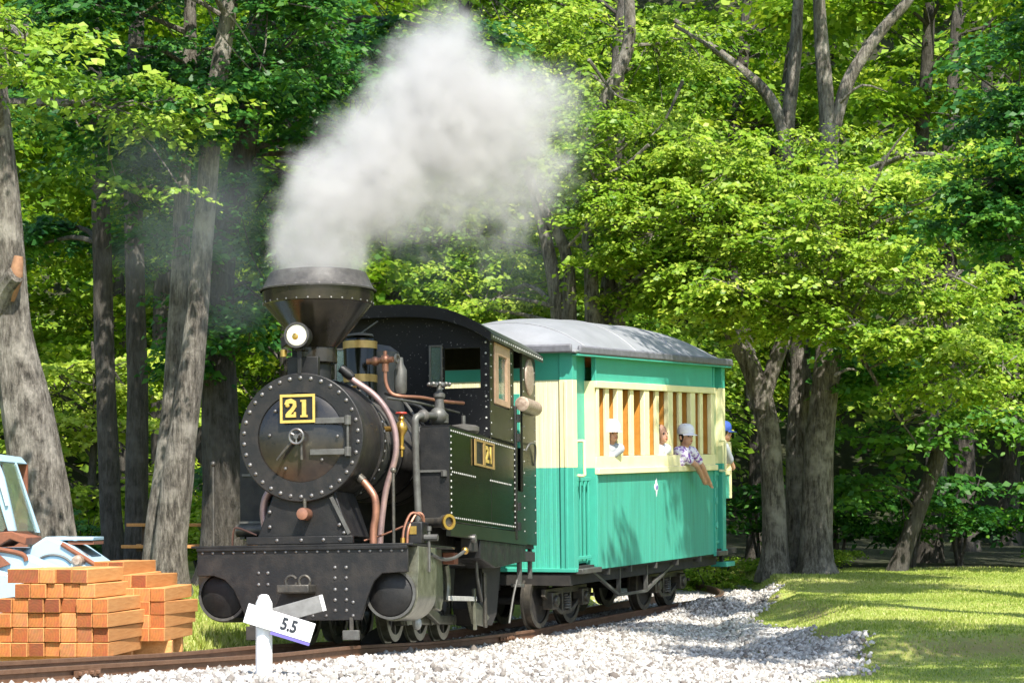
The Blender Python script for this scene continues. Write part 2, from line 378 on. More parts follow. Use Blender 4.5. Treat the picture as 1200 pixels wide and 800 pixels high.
b.inputs['Roughness'].default_value = .9; bump(t, b, v.outputs['Distance'], 1.0, .03); MT['ballast'] = m
bme = npmesh('ballast_bed', np.stack([BX, BY, BZ], -1).reshape(-1, 3), BF, MT['ballast'], True)
tag(link('ballast_bed', bme), kind='structure')
# loose stones on it
m, t, b, o = nodes('ballast_stone')
at = t.nodes.new('ShaderNodeAttribute'); at.attribute_name = 'tint'
r = ramp(t, at.outputs['Fac'], [(0, (.12,.10,.085)), (.25, (.26,.24,.215)), (.7, (.40,.385,.355)), (1, (.55,.53,.50))]); t.links.new(r.outputs[0], b.inputs['Base Color'])
b.inputs['Roughness'].default_value = .85; n = noise(t, 40, 3); bump(t, b, n.outputs[0], .4, .01); MT['stone'] = m
ICO = np.array([(0,0,1),(.894,0,.447),(.276,.851,.447),(-.724,.526,.447),(-.724,-.526,.447),(.276,-.851,.447),(.724,.526,-.447),(-.276,.851,-.447),(-.894,0,-.447),(-.276,-.851,-.447),(.724,-.526,-.447),(0,0,-1)])
ICF = np.array([(0,1,2),(0,2,3),(0,3,4),(0,4,5),(0,5,1),(1,6,2),(2,7,3),(3,8,4),(4,9,5),(5,10,1),(1,10,6),(2,6,7),(3,7,8),(4,8,9),(5,9,10)])
N = 80000
si = RNG.integers(ts[0], ts[-1], N); sq = RNG.uniform(0.02, 1.02, N)
keep = (TR[si,1] > 13.5) & (TR[si,1] < 37); si, sq = si[keep], sq[keep]
su, sx_, sy_, sw = ballast_pt(si, sq)
sx_ = sx_ + RNG.normal(0, .05, len(si)); sy_ = sy_ + RNG.normal(0, .05, len(si))
offr = (np.abs(np.abs(su) - .40) > .075); si, su, sx_, sy_, sw = si[offr], su[offr], sx_[offr], sy_[offr], sw[offr]
sz_ = ballast_z(su, si, sw, sx_, sy_); N = len(si)
rad = RNG.uniform(.011, .027, N) * (1 + .4 * (RNG.random(N) > .93))
rad[np.abs(su) < .40] *= .75
J = ICO[None] * (1 + RNG.normal(0, .22, (N, 12, 1))) * (rad[:, None, None]) * RNG.uniform(.65, 1.25, (N, 1, 3))
ang = RNG.uniform(0, 6.28, N); ca, sa = np.cos(ang)[:, None], np.sin(ang)[:, None]
SV = np.stack([J[...,0]*ca - J[...,1]*sa + sx_[:,None], J[...,0]*sa + J[...,1]*ca + sy_[:,None], J[...,2] + sz_[:,None] + rad[:,None]*.25], -1).reshape(-1, 3)
SF = (ICF[None] + (np.arange(N) * 12)[:, None, None]).reshape(-1, 3)
sme = npmesh('ballast_stones', SV, SF, MT['stone']); attr(sme, 'tint', np.repeat(RNG.random(N), 12))
tag(link('ballast_stones', sme), 'pale grey crushed stone ballast spread along the track', 'gravel', kind='stuff')

# railway track: two rails, sleepers, joint bars
trk = tag(empty('railway_track', (0,0,0)), kind='structure')
RP = [(-.045,-.10),(.045,-.10),(.045,-.090),(.010,-.080),(.008,-.035),(.026,-.028),(.026,-.003),(.020,0),(-.020,0),(-.026,-.003),(-.026,-.028),(-.008,-.035),(-.010,-.080),(-.045,-.090)]
for off in (.40, -.40):
    vs = []; fs = []; n = len(RP); ks = list(range(0, len(TR), 2))
    for k in ks:
        for q, h in RP: vs.append((TR[k,0] + TN[k,0]*(off+q), TR[k,1] + TN[k,1]*(off+q), TR[k,2] + h))
    for a_ in range(len(ks) - 1):
        for k in range(n): fs.append((a_*n+k, a_*n+(k+1)%n, (a_+1)*n+(k+1)%n, (a_+1)*n+k))
    rl = MB().add(vs, fs).build('rail', MT['rail'], trk); rl.data.materials.append(MT['railtop'])
    for p in rl.data.polygons:
        if p.normal.z > .9 and p.center.z > 0 - .2 and p.index % n == 7: p.material_index = 1
slm = MB().box(-.75,.75,-.08,.08,-.13,0).mesh('sleeper'); slm.materials.append(MT['sleeper'])
acc = 0
for k in range(14, len(TR) - 20):
    acc += np.linalg.norm(TR[k,:2] - TR[k-1,:2])
    if acc > .6 and TR[k,1] < 38:
        acc = 0; so = link('sleeper', slm, trk); so.location = (TR[k,0], TR[k,1], TR[k,2] - .104)
        so.rotation_euler = (0, 0, math.atan2(TN[k,1], TN[k,0]))
def track_at(yw):
    k = int(np.argmin(np.abs(TR[:,1] - yw))); return k
for yw, off in ((16.85, .4), (27.3, .4)):
    k = track_at(yw); mb = MB(); a_ = math.atan2(TD[k,1], TD[k,0])
    fp = MB(); fp.box(-.17,.17,-.006,.006,-.075,-.03)
    for x in (-.12,-.04,.04,.12): fp.lathe([(.016,0),(.016,.018),(.01,.022)], (x,-.006,-.053), (0,-1,0), 6)
    fo = fp.build('joint_bar', MT['rail'], trk); fo.rotation_euler = (0,0,a_)
    fo.location = (TR[k,0]+TN[k,0]*(off+.032), TR[k,1]+TN[k,1]*(off+.032), TR[k,2])

# grass blades on the lawn and beside the track
def grass(name, n, xr, yr, cond, h, label):
    x = RNG.uniform(*xr, n); y = RNG.uniform(*yr, n); u, tz, ii = track_uv(x, y)
    k = cond(x, y, u, ii)
    if name == 'lawn_grass':
        b_ = sm(np.minimum(x - 2.9 - .25 * np.sin(y * .9), y - 24.2 - .3 * np.sin(x * 1.3)), 0, .9); k &= RNG.random(len(x)) > 2.6 * b_ * (1 - b_) * (.6 + .4 * vnoise(x, y, 1.1, 31))
    x, y = x[k], y[k]; z = ground_z(x, y); n = len(x)
    hh = h * RNG.uniform(.5, 1.3, n) * (1 + .5 * vnoise(x, y, .8, 21)); w = RNG.uniform(.006, .014, n); a_ = RNG.uniform(0, 6.28, n)
    lean = RNG.normal(0, .35, (n, 2)) * hh[:, None]
    b0 = np.stack([x - np.cos(a_)*w, y - np.sin(a_)*w, z - .01], 1); b1 = np.stack([x + np.cos(a_)*w, y + np.sin(a_)*w, z - .01], 1)
    tp = np.stack([x + lean[:,0], y + lean[:,1], z + hh], 1)
    me = npmesh(name, np.stack([b0, b1, tp], 1).reshape(-1, 3), np.arange(3*n).reshape(-1, 3), MT['grass'])
    attr(me, 'tint', np.repeat(np.clip(RNG.normal(.5, .2, n) + .3 * vnoise(x, y, 1.6, 22), 0, 1), 3))
    return tag(link(name, me), label, 'grass', kind='stuff')
MT['grass'] = leaf_mat('grass_blade', [(0, (.17,.26,.03)), (.5, (.36,.43,.085)), (1, (.58,.57,.25))], .3)
grass('lawn_grass', 220000, (.5, 9.5), (19, 41), lambda x, y, u, i: (u > ballast_w(i) * .93 + .08*np.sin(y*7)) & (x < .21 * y + .4), .024, 'short mown grass lawn right of the ballast bank')
grass('rough_grass', 70000, (-7, 0), (18.5, 31), lambda x, y, u, i: (u < -1.25) & (x > -.23 * y), .06, 'rough green grass between the track and the left trees')
# ------------------------------------------------------------------ steam locomotive (x right, y to the rear, z up from the rail head)
loco = empty('steam_locomotive', (-1.812, 22.1, -.03)); loco.rotation_mode = 'YXZ'
loco.rotation_euler = (math.radians(-2.0), math.radians(-1.0), math.radians(-12.5))
tag(loco, 'small black steam tank locomotive with tall funnel, number plate 21, smoking', 'locomotive')
FY = (0, -1, 0)
def text_part(txt, size, ext, off, mat, parent, loc, rot, name='lettering', sx=1):
    me = text_mesh(txt, size, ext, off, name); me.materials.clear(); me.materials.append(mat)
    o = link(name, me, parent); o.location = loc; o.rotation_euler = rot; o.scale = (sx, 1, 1); return o
# buffer beam and footplate
bb = MB(); bb.prism([(-.95,.84),(.95,.84),(.95,.615),(.72,.605),(.65,.54),(.595,.42),(.53,.205),(-.50,.205),(-.565,.36),(-.62,.48),(-.70,.565),(-.80,.60),(-.95,.60)], 'y', 0, .045)
beam = bb.build('buffer_beam', MT['smokebox'], loco, .006)
rv = MB()
for k in range(20): rv.rivet((-.90 + k*.0947, 0, .80), FY, .014)
for x in (-.39, -.305, .30, .40):
    for z in ((.62,.52,.41,.31) if x < 0 else (.66,.57,.47,.38,.29)): rv.rivet((x, 0, z), FY, .017)
for x in (-.2,-.05,.1,.22,.46): rv.rivet((x, 0, .245), FY, .015)
rv.rivet((.46,0,.36), FY, .016)
rv.build('rivets', MT['rivet'], beam)
MB().box(-1.0,1.0,-.02,1.5,.842,.862).build('footplate', MT['black'], loco, .004)
MB().box(-.95,.95,-.022,.0,.815,.842).build('top_angle', MT['black'], beam, .003)
# coupling, rail guards
cp = MB(); cp.box(-.16,.13,-.22,-.002,.44,.515); cp.build('coupler_block', MT['iron'], loco, .012)
for x, a0 in ((-.045, .5), (.075, 0)):
    mb = MB(); mb.tube([(x + .05*math.cos(q + a0), -.16, .54 + .05*math.sin(q + a0)) for q in np.linspace(0, 5.6 if a0 else 6.28, 14)], .013, 8, 1)
    mb.build('coupling_ring', MT['iron'], loco)
MB().box(.37,.515,-.03,.02,.035,.12).build('rail_guard', MT['steel'], loco, .006); MB().box(.43,.46,-.01,.01,.12,.23).build('guard_hanger', MT['iron'], loco)
MB().box(-.50,-.40,-.03,.02,.04,.16).build('rail_guard', MT['dark'], loco, .006); MB().box(-.47,-.44,-.01,.01,.16,.23).build('guard_hanger', MT['iron'], loco)
# handrail posts on the beam
for x, zt in ((-.82, 1.58), (.81, 1.49)):
    hp = MB().cyl((x,.06,.86), (x,.06,zt), .014, n=8).build('front_post', MT['iron'], loco)
    MB().ball((x,.06,zt), .027).build('post_knob', MT['iron'], hp)
# cylinders with casings
for s in (1, -1):
    x = s * .76
    c = MB(); c.lathe([(.05,-.055),(.13,-.045),(.19,-.02),(.20,0),(.20,.75)], (x,.15,.43), (0,1,0), 32); cy_ = c.build('cylinder', MT['black'], loco)
    MB().ring((x,.12,.43), (0,1,0), .222, .2, -.004, .03, 32).build('cover_ring', MT['steel'], cy_)
    po = [(x - s*.05,.838)] + [(s*1.0,.838),(s*1.005,.70),(s*.998,.55)] + [(x + s*.235*math.cos(q), .43 + .235*math.sin(q)) for q in np.linspace(.2,-1.75,10)] + [(x - s*.05,.25)]
    ca = MB(); ca.prism(po, 'y', .16, .80); ca.build('cylinder_casing', MT['oily'], cy_, .004)
# smokebox
ZC = 1.79
sb = MB(); sb.lathe([(.535,.03),(.535,.74)], (0,0,ZC), (0,1,0), 64, cap=False); sb.lathe([(.53,.05),(.53,.06)], (0,0,ZC), (0,1,0), 48)
smk = sb.build('smokebox', MT['smokebox'], loco)
rg = MB().ring((0,0,ZC), (0,1,0), .56, .39, 0.0, .05, 72).build('smokebox_ring', MT['smokebox'], smk, .008)
rv = MB()
for k in range(34):
    a_ = 2*PI*(k+.5)/34; rv.rivet((.515*math.cos(a_), 0, ZC + .515*math.sin(a_)), FY, .020)
rv.build('rivets', MT['rivet'], smk)
rb = MB().ring((0,0,ZC), (0,1,0), .56, .53, .68, .76, 64).build('rear_band', MT['smokebox'], smk, .006)
rv = MB()
for k in range(40):
    a_ = 2*PI*k/40; rv.rivet((.56*math.cos(a_), .72, ZC + .56*math.sin(a_)), (math.cos(a_),0,math.sin(a_)), .014)
rv.build('rivets', MT['rivet'], smk)
dr = MB(); dr.lathe([(.002,-.05),(.1,-.048),(.2,-.040),(.3,-.022),(.37,.002),(.392,.012),(.392,.05)], (0,0,ZC), (0,1,0), 56)
m, t, b, o = nodes('smokebox_door_paint'); n = noise(t, 5, 8, .7); r = ramp(t, n.outputs[0], [(.42, (.010,.0105,.012)), (.64, (.030,.026,.021)), (.80, (.11,.095,.065))])
b.inputs['Roughness'].default_value = .25
tc = t.nodes.new('ShaderNodeTexCoord'); sp = t.nodes.new('ShaderNodeSeparateXYZ'); t.links.new(tc.outputs['Object'], sp.inputs[0])
r2 = ramp(t, sp.outputs['Z'], [(0, (1,1,1)), (1, (0,0,0))]); mr = t.nodes.new('ShaderNodeMapRange'); mr.inputs['From Min'].default_value = 1.40; mr.inputs['From Max'].default_value = 1.80
t.links.new(sp.outputs['Z'], mr.inputs['Value']); r2.color_ramp.elements[0].position = .1
t.links.new(mr.outputs[0], r2.inputs[0]); n2 = noise(t, 7, 6); mu = t.nodes.new('ShaderNodeMath'); mu.operation = 'MULTIPLY'; t.links.new(r2.outputs[0], mu.inputs[0]); t.links.new(n2.outputs[0], mu.inputs[1])
mu2 = t.nodes.new('ShaderNodeMath'); mu2.operation = 'MULTIPLY'; t.links.new(mu.outputs[0], mu2.inputs[0]); mu2.inputs[1].default_value = .4; mm = mixc(t, mu2.outputs[0], r.outputs[0], (.13,.075,.045)); t.links.new(mm, b.inputs['Base Color']); MT['door'] = m
door = dr.build('smokebox_door', MT['door'], smk)
# smokebox door fittings are parts of the locomotive so that their own pieces stay within three levels
hw = MB(); hw.tube([(.062*math.cos(q), -.13, ZC + .062*math.sin(q)) for q in np.linspace(0, 2*PI, 25)], .011, 8, 1)
hw.cyl((0,-.15,ZC),(0,-.04,ZC),.022,n=12)
for q in (.5, .5+2*PI/3, .5+4*PI/3): hw.cyl((0,-.13,ZC), (.062*math.cos(q),-.13,ZC+.062*math.sin(q)), .009, n=6)
hw.build('door_handwheel', MT['rivet'], loco)
MB().tube([(-.01,-.09,ZC),(-.10,-.10,ZC-.10),(-.185,-.10,ZC-.20)], [.018,.014,.011], 8).build('door_handle', MT['iron'], loco)
MB().tube([(.03,-.09,ZC-.03),(.035,-.09,ZC-.20)], .014, 8, 1).build('door_handle', MT['iron'], loco)
hg = MB()
for dz in (.135, -.135): hg.bar((.10 if dz < 0 else .14,-.055,ZC+dz),(.43,-.045,ZC+dz),.022,.05); hg.cyl((.435,-.045,ZC+dz-.04),(.435,-.045,ZC+dz+.04),.03,n=10)
hg.cyl((.435,-.045,ZC-.15),(.435,-.045,ZC+.15),.013,n=8); hg.build('door_hinge', MT['steel'], loco, .003)
rv = MB()
for x, z in ((-.27,.02),(-.13,-.27),(.2,-.2),(.34,.0),(.12,.30),(-.22,.23)): rv.rivet((x,-.035,ZC+z), FY, .016)
rv.build('door_studs', MT['rivet'], smk)
np_ = MB().box(-.15,.15,-.085,-.07,ZC+.125,ZC+.36).build('number_plate', MT['black'], loco, .002)
fr = MB(); fr.box(-.157,.157,-.095,-.086,ZC+.343,ZC+.366); fr.box(-.157,.157,-.095,-.086,ZC+.119,ZC+.142); fr.box(-.157,-.136,-.0945,-.0855,ZC+.142,ZC+.343); fr.box(.136,.157,-.0945,-.0855,ZC+.142,ZC+.343)
fr.build('plate_frame', MT['gold'], np_)
def digit2(cx, cz, h, w):
    st = .034; P = [(cx-w*.42,cz+h*.22),(cx-w*.30,cz+h*.40),(cx,cz+h*.45),(cx+w*.32,cz+h*.36),(cx+w*.34,cz+h*.14),(cx+w*.08,cz-h*.10),(cx-w*.22,cz-h*.28),(cx-w*.36,cz-h*.42)]
    mb = MB(); Q = [Vector((p[0],0,p[1])) for p in P]
    L_, R_ = [], []
    for i, p in enumerate(Q):
        d = (Q[min(i+1,len(Q)-1)] - Q[max(i-1,0)]).normalized(); n = Vector((-d.z,0,d.x)); wd_ = st*(.62 if i in (1,2) else .5)
        L_.append(p + n*wd_); R_.append(p - n*wd_)
    for i in range(len(Q)-1):
        q = [L_[i], L_[i+1], R_[i+1], R_[i]]
        mb.prism([(v.x, v.z) for v in q], 'y', -.100, -.086)
    mb.box(cx-w*.47,cx+w*.45,-.101,-.086,cz-h*.5,cz-h*.32); mb.box(cx+w*.27,cx+w*.45,-.1005,-.086,cz-h*.32,cz-h*.2)
    mb.ball((cx-w*.34,-.09,cz+h*.2), .02, 8, (1,.5,1))
    return mb
digit2(-.058, ZC+.242, .15, .10).build('digit_two', MT['gold'], np_)
d1 = MB(); d1.box(.042,.078,-.10,-.086,ZC+.168,ZC+.317); d1.box(.028,.092,-.099,-.086,ZC+.166,ZC+.184); d1.box(.028,.042,-.099,-.086,ZC+.300,ZC+.316); d1.build('digit_one', MT['gold'], np_)
# saddle under the smokebox
sa = MB(); sa.prism([(-.26,1.33),(.28,1.33),(.42,.93),(-.42,.93)], 'y', .06, .70); sd_ = sa.build('saddle', MT['black'], loco, .01)
MB().box(-.50,.46,-.005,.05,.865,.935).build('saddle_foot', MT['black'], sd_, .006)
MB().bar((.26,.035,1.27),(.42,.035,.95),.02,.03).build('saddle_edge', MT['steel'], sd_)
rv = MB()
for x, z in ((-.30,1.02),(-.30,1.15),(.33,1.03),(.37,.96),(-.22,.90),(.0,.90),(.2,.90),(.35,.90)): rv.rivet((x,.045 if z > .95 else -.005,z), FY, .018)
rv.build('rivets', MT['rivet'], sd_)
wp = MB().lathe([(.02,-.02),(.05,-.015),(.055,0),(.055,.12),(.03,.13)], (.03,-.06,1.125), (0,1,0), 20).build('washout_plug', MT['copper'], loco)
MB().cyl((.035,.0,1.14),(.03,.0,1.26),.016,n=8).build('plug_hanger', MT['iron'], loco)
# funnel: spark-arresting cone
ch = MB(); ch.lathe([(.11,2.30),(.11,2.49)], (.03,.45,0), (0,0,1), 32); stk_ = ch.build('funnel', MT['black'], loco)
MB().lathe([(.13,2.46),(.165,2.475),(.165,2.60),(.15,2.62)], (.03,.45,0), (0,0,1), 36).build('funnel_collar', MT['stack'], stk_, .004)
MB().lathe([(.15,2.60),(.475,2.985)], (.03,.45,0), (0,0,1), 64, cap=False).build('funnel_cone', MT['stack'], stk_)
MB().lathe([(.475,2.985),(.487,2.99),(.495,3.105),(.48,3.11)], (.03,.45,0), (0,0,1), 64, cap=False).build('funnel_band', MT['stack'], stk_)
MB().lathe([(.515,3.105),(.517,3.118),(.49,3.135),(.455,3.21),(.425,3.27),(.40,3.275),(.395,3.2),(.30,3.10)], (.03,.45,0), (0,0,1), 64, cap=False).build('funnel_cap', MT['stackgrey'], stk_)
rv = MB()
for k in range(30):
    a_ = 2*PI*k/30; rv.rivet((.03+.488*math.cos(a_), .45+.488*math.sin(a_), 3.0), (math.cos(a_),math.sin(a_),0), .010)
    rv.rivet((.03+.50*math.cos(a_), .45+.50*math.sin(a_), 3.123), (math.cos(a_),math.sin(a_),.6), .009)
rv.build('rivets', MT['rivet'], stk_)
# headlamp on a bracket before the funnel
hl = MB().lathe([(.06,.20),(.095,.16),(.108,.06),(.108,0),(.098,0)], (-.013,-.06,2.672), (0,1,0), 28).build('headlamp', MT['black'], loco)
MB().lathe([(.002,-.018),(.05,-.014),(.096,.004)], (-.013,-.062,2.672), (0,1,0), 28, cap=False).build('lens', MT['lens'], hl)
MB().ring((-.013,-.06,2.672), (0,1,0), .112, .094, -.012, .012, 28).build('lamp_rim', MT['stackgrey'], hl)
MB().ball((-.02,-.077,2.66), .03, 10, (1,.3,1)).build('bulb', MT['brass'], hl)
br = MB(); br.box(-.03,.01,.0,.03,2.33,2.58); br.box(-.15,.13,.10,.16,2.32,2.50); br.box(-.06,.04,-.02,.12,2.545,2.565); br.build('lamp_bracket', MT['black'], hl, .006)
MB().cyl((-.17,.06,2.50),(-.17,.06,2.56),.03,n=10).build('lamp_plug', MT['brass'], hl)
# boiler barrel
bo = MB().lathe([(.475,.74),(.475,2.97)], (0,0,ZC), (0,1,0), 56).build('boiler', MT['boiler'], loco)
for y in (1.22, 1.62, 2.2, 2.7): MB().ring((0,0,ZC), (0,1,0), .484, .474, y, y+.05, 56).build('boiler_band', MT['black'], bo)
# steam dome with brass bands, sand dome behind
dm = MB().lathe([(.165,2.18),(.157,2.44),(.157,2.80),(.150,2.835),(.08,2.865),(.05,2.88)], (.0,1.9,0), (0,0,1), 36).build('sand_dome', MT['gloss'], loco)
for z0, z1 in ((2.43,2.50),(2.745,2.815)): MB().ring((.0,1.9,0), (0,0,1), .162, .155, z0, z1, 40).build('brass_band', MT['bronze'], dm)
MB().lathe([(.13,2.865),(.12,2.885),(.03,2.90)], (0,1.9,0), (0,0,1), 24).build('dome_lid', MT['boiler'], dm)
MB().bar((.0,1.9,2.89),(.20,1.8,2.99),.012,.012).build('lid_lever', MT['steel'], dm)
MB().lathe([(.26,2.15),(.23,2.30),(.22,2.64),(.20,2.75),(.12,2.81),(.02,2.83)], (.06,2.32,0), (0,0,1), 36).build('steam_dome', MT['boiler'], loco)
# turret cock on the dome side
tc_ = MB(); tc_.cyl((.14,1.65,2.60),(.40,1.6,2.61),.028,n=12); tc_.ball((.22,1.63,2.60),.045); tc_.ball((.32,1.62,2.61),.05); tc_.cyl((.32,1.62,2.60),(.32,1.62,2.50),.032,n=12); tc_.cyl((.32,1.62,2.61),(.32,1.62,2.69),.018,n=8)
ck = tc_.build('turret_cock', MT['copper'], loco)
MB().ring((.44,1.595,2.615), (1,-.2,0), .045, .03, -.01, .01, 18).build('cock_wheel', MT['rivet'], ck)
MB().lathe([(.05,2.30),(.06,2.34),(.06,2.52),(.03,2.58),(.025,2.64)], (.43,1.75,0), (0,0,1), 18).build('safety_valve', MT['steel'], loco)
MB().tube([(.32,1.62,2.52),(.325,1.62,2.40),(.37,1.63,2.30),(.46,1.66,2.27),(.60,1.85,2.27),(.72,2.2,2.26),(.80,2.7,2.28)], .017, 10).build('steam_pipe', MT['copper'], loco)
MB().tube([(.205,.62,2.40),(.33,.62,2.31),(.47,.66,2.205),(.58,.68,2.07),(.65,.70,1.90),(.665,.70,1.72),(.64,.70,1.58),(.57,.70,1.36),(.53,.70,1.10),(.51,.70,.87)], .028, 12).build('blower_pipe', MT['pinkpipe'], loco)
MB().lathe([(.04,0),(.042,.10),(.03,.14)], (.19,.60,2.44), (.25,.02,-.2), 14).build('pipe_union', MT['black'], loco)
for pts, r_ in (([(.20,2.05,2.34),(.38,1.95,2.27),(.52,1.9,2.10),(.60,1.88,1.9)], .016), ([(.15,2.5,2.30),(.42,2.5,2.24),(.58,2.45,2.05),(.63,2.4,1.9)], .018), ([(.28,1.5,2.20),(.40,1.42,2.12),(.47,1.38,2.0),(.5,1.36,1.85)], .01)):
    MB().tube(pts, r_, 8).build('sand_pipe', MT['steel'], loco)
MB().tube([(.50,1.0,2.2),(.62,1.5,2.2),(.68,2.1,2.2),(.72,2.85,2.2)], .012, 8).build('boiler_handrail', MT['steel'], loco)
MB().tube([(.25,.78,2.20),(.22,.72,2.27),(.30,.7,2.28)], .01, 8).build('brass_stay', MT['brass'], loco)
# copper delivery pipes down to the footplate
for pts in ([(.44,.32,1.44),(.50,.31,1.38),(.575,.30,1.27),(.585,.30,1.12),(.565,.30,1.0),(.56,.30,.862)],): MB().tube(pts, .034, 12).build('exhaust_pipe', MT['copper'], loco); MB().cyl((.40,.33,1.47),(.47,.315,1.41),.045,n=12).build('pipe_flange', MT['iron'], loco)
MB().tube([(-.34,.30,1.40),(-.42,.30,1.28),(-.44,.30,1.15),(-.42,.30,1.0),(-.42,.30,.862)], .034, 12).build('exhaust_pipe', MT['pinkpipe'], loco)
MB().tube([(-.36,.4,1.30),(-.37,.4,.862)], .02, 8, 1).build('drain_pipe', MT['steel'], loco)
# brass check valve with red wheel
cv = MB(); cv.lathe([(.012,-.25),(.016,-.19),(.03,-.18),(.03,-.16),(.018,-.15),(.022,-.08),(.03,-.05),(.055,-.01),(.058,.02),(.04,.06),(.022,.075),(.03,.10),(.022,.12),(.012,.15)], (.635,1.0,1.915), (0,0,1), 20); cv.cyl((.45,1.0,1.92),(.64,1.0,1.92),.025,n=10)
cvo = cv.build('check_valve', MT['brass'], loco); MB().lathe([(.05,0),(.055,.008),(.05,.016)], (.635,1.0,2.05), (0,0,1), 16).build('valve_wheel', MT['red'], cvo)
# side tanks
for s in (1, -1):
    x0, x1 = (.72, 1.0) if s > 0 else (-1.0, -.72)
    tk = MB().box(x0, x1, 1.33, 4.10, 1.085, 1.955).build('side_tank', MT['gloss'] if s > 0 else MT['black'], loco, .012)
    MB().box(x0+.004, x1-.004, 1.318, 1.332, 1.09, 1.95).build('tank_front_plate', MT['black'], tk)
    MB().box(min(s*.96,s*1.004), max(s*.96,s*1.004), 1.33, 4.6, .96, 1.083).build('valance', MT['cabgreen'], tk)
    rv = MB(); X = s * 1.0; NN = (s, 0, 0)
    for k in range(34): y = 1.38 + k*.0812; rv.rivet((X,y,1.92),NN,.010); rv.rivet((X,y,1.13),NN,.010)
    for k in range(13): y = 1.42 + k*.075; rv.rivet((X,y,1.545),NN,.010); rv.rivet((X,y+1.55,1.545),NN,.010)
    for k in range(13): z = 1.17 + k*.058; rv.rivet((X,1.37,z),NN,.011); rv.rivet((X,4.06,z),NN,.010)
    rv.build('rivets', MT['whiterivet'], tk)
    MB().box(x0+.01, x1-.01, 1.36, 4.08, 1.957, 1.972).build('tank_top_strip', MT['speck'], tk)
sp_ = MB().box(1.002,1.012,2.27,3.06,1.66,1.90).build('side_number_plate', MT['black'], loco)
fr = MB(); fr.box(1.010,1.020,2.25,3.08,1.885,1.905); fr.box(1.010,1.020,2.25,3.08,1.655,1.675); fr.box(1.0095,1.0195,2.25,2.31,1.675,1.885); fr.box(1.0095,1.0195,3.02,3.08,1.675,1.885); fr.box(1.0095,1.0225,2.60,2.68,1.675,1.885); fr.build('plate_frame', MT['bronze'], sp_)
text_part('21', .22, .004, .006, MT['gold'], sp_, (1.016, 2.84, 1.775), (PI/2, 0, PI/2), 'lettering', 1.5)
# tank filler and stop valve, pipe over the tank end
MB().lathe([(.13,1.965),(.15,1.99),(.15,2.03),(.12,2.045),(.02,2.06)], (.86,2.45,0), (0,0,1), 28).build('tank_filler', MT['boiler'], loco)
MB().cyl((.86,2.45,2.05),(.86,2.45,2.14),.02,n=8).build('filler_knob', MT['steel'], loco)
sv = MB(); sv.lathe([(.05,1.96),(.055,2.0),(.085,2.02),(.085,2.10),(.05,2.13),(.04,2.24),(.055,2.26),(.055,2.29),(.03,2.31),(.02,2.37)], (.80,1.75,0), (0,0,1), 20); sv.ball((.80,1.70,2.08),.085)
svo = sv.build('stop_valve', MT['steel'], loco)
hwm = MB().ring((.80,1.75,0), (0,0,1), .10, .075, 2.365, 2.39, 20)
for q in range(4): hwm.cyl((.80,1.75,2.378),(.80+.08*math.cos(q*PI/2),1.75+.08*math.sin(q*PI/2),2.378),.01,n=6)
for q in range(10): hwm.ball((.80+.1*math.cos(q*.628),1.75+.1*math.sin(q*.628),2.378),.018,6)
hwm.build('valve_wheel', MT['rivet'], svo)
MB().tube([(.80,1.72,2.08),(.74,1.35,2.06),(.70,1.27,2.03),(.695,1.26,1.95),(.70,1.26,1.6),(.715,1.26,1.2),(.72,1.26,1.0)], .034, 12, 3).build('feed_pipe', MT['steel'], loco)
MB().ball((.74,1.38,2.06), .06, 12).build('pipe_union', MT['boiler'], loco)
bk = MB(); bk.bar((.72,1.31,1.55),(.97,1.31,1.55),.03,.02); bk.cyl((.95,1.30,1.50),(.95,1.30,1.55),.03,n=8); bk.box(.72,.99,1.22,1.33,1.055,1.075); bk.build('tank_bracket', MT['steel'], loco)
bk = MB(); bk.bar((-.97,1.31,1.55),(-.74,1.31,1.55),.03,.02); bk.box(-.97,-.74,1.20,1.33,1.10,1.12); bk.build('tank_bracket', MT['steel'], loco)
MB().lathe([(.06,0),(.06,.35),(.035,.36)], (-.92,1.0,1.03), (1,0,0), 12).build('air_fitting', MT['iron'], loco)
MB().tube([(-.83,.6,.87),(-.82,.6,1.0),(-.78,.6,1.04),(-.6,.6,.97)], .01, 8).build('oil_pipe', MT['copper'], loco)
# lubricator box on the footplate with copper pipes, blow-off pipe
lb = MB().box(.80,.97,.42,.66,.865,1.06).build('lubricator', MT['black'], loco, .012)
MB().box(.84,.92,.414,.42,.95,1.02).build('lubricator_plate', MT['brass'], lb)
for dx, dy in ((0,0),(.04,.04)): MB().tube([(.80+dx,.40,.87),(.81+dx,.41,1.0),(.86+dx,.45+dy,1.13),(.93+dx*.6,.5,1.12),(.96,.52,1.06)], .012, 8).build('lubricator_pipe', MT['copper'], lb)
MB().cyl((.80,.40,.862),(.80,.40,.92),.022,n=10).build('pipe_nut', MT['brass'], lb)
MB().tube([(.80,.42,1.02),(.62,.42,.95),(.45,.40,.90)], .009, 8).build('oil_pipe', MT['copper'], loco)
bp = MB().lathe([(.045,0),(.045,.30),(.065,.31),(.065,.36)], (.86,.85,1.06), (.8,-.6,0), 16).build('blow_off_pipe', MT['iron'], loco)
MB().ring((1.15,.632,1.06), (.8,-.6,0), .07, .045, 0, .02, 18).build('pipe_mouth', MT['brass'], bp)
dv = MB(); dv.cyl((1.01,.50,.62),(1.01,.50,1.0),.014,n=8); dv.cyl((.97,.50,.92),(1.09,.50,.92),.03,n=10); dv.cyl((1.01,.5,.98),(1.01,.5,1.02),.022,n=8); dv.build('drain_valve', MT['steel'], loco)
MB().tube([(1.0,.6,.78),(1.03,.9,.74),(1.04,1.3,.76),(1.04,1.7,.83)], .016, 8).build('drain_pipe', MT['steel'], loco)
MB().ball((1.04,1.72,.835), .035).build('drain_nozzle', MT['brass'], loco)
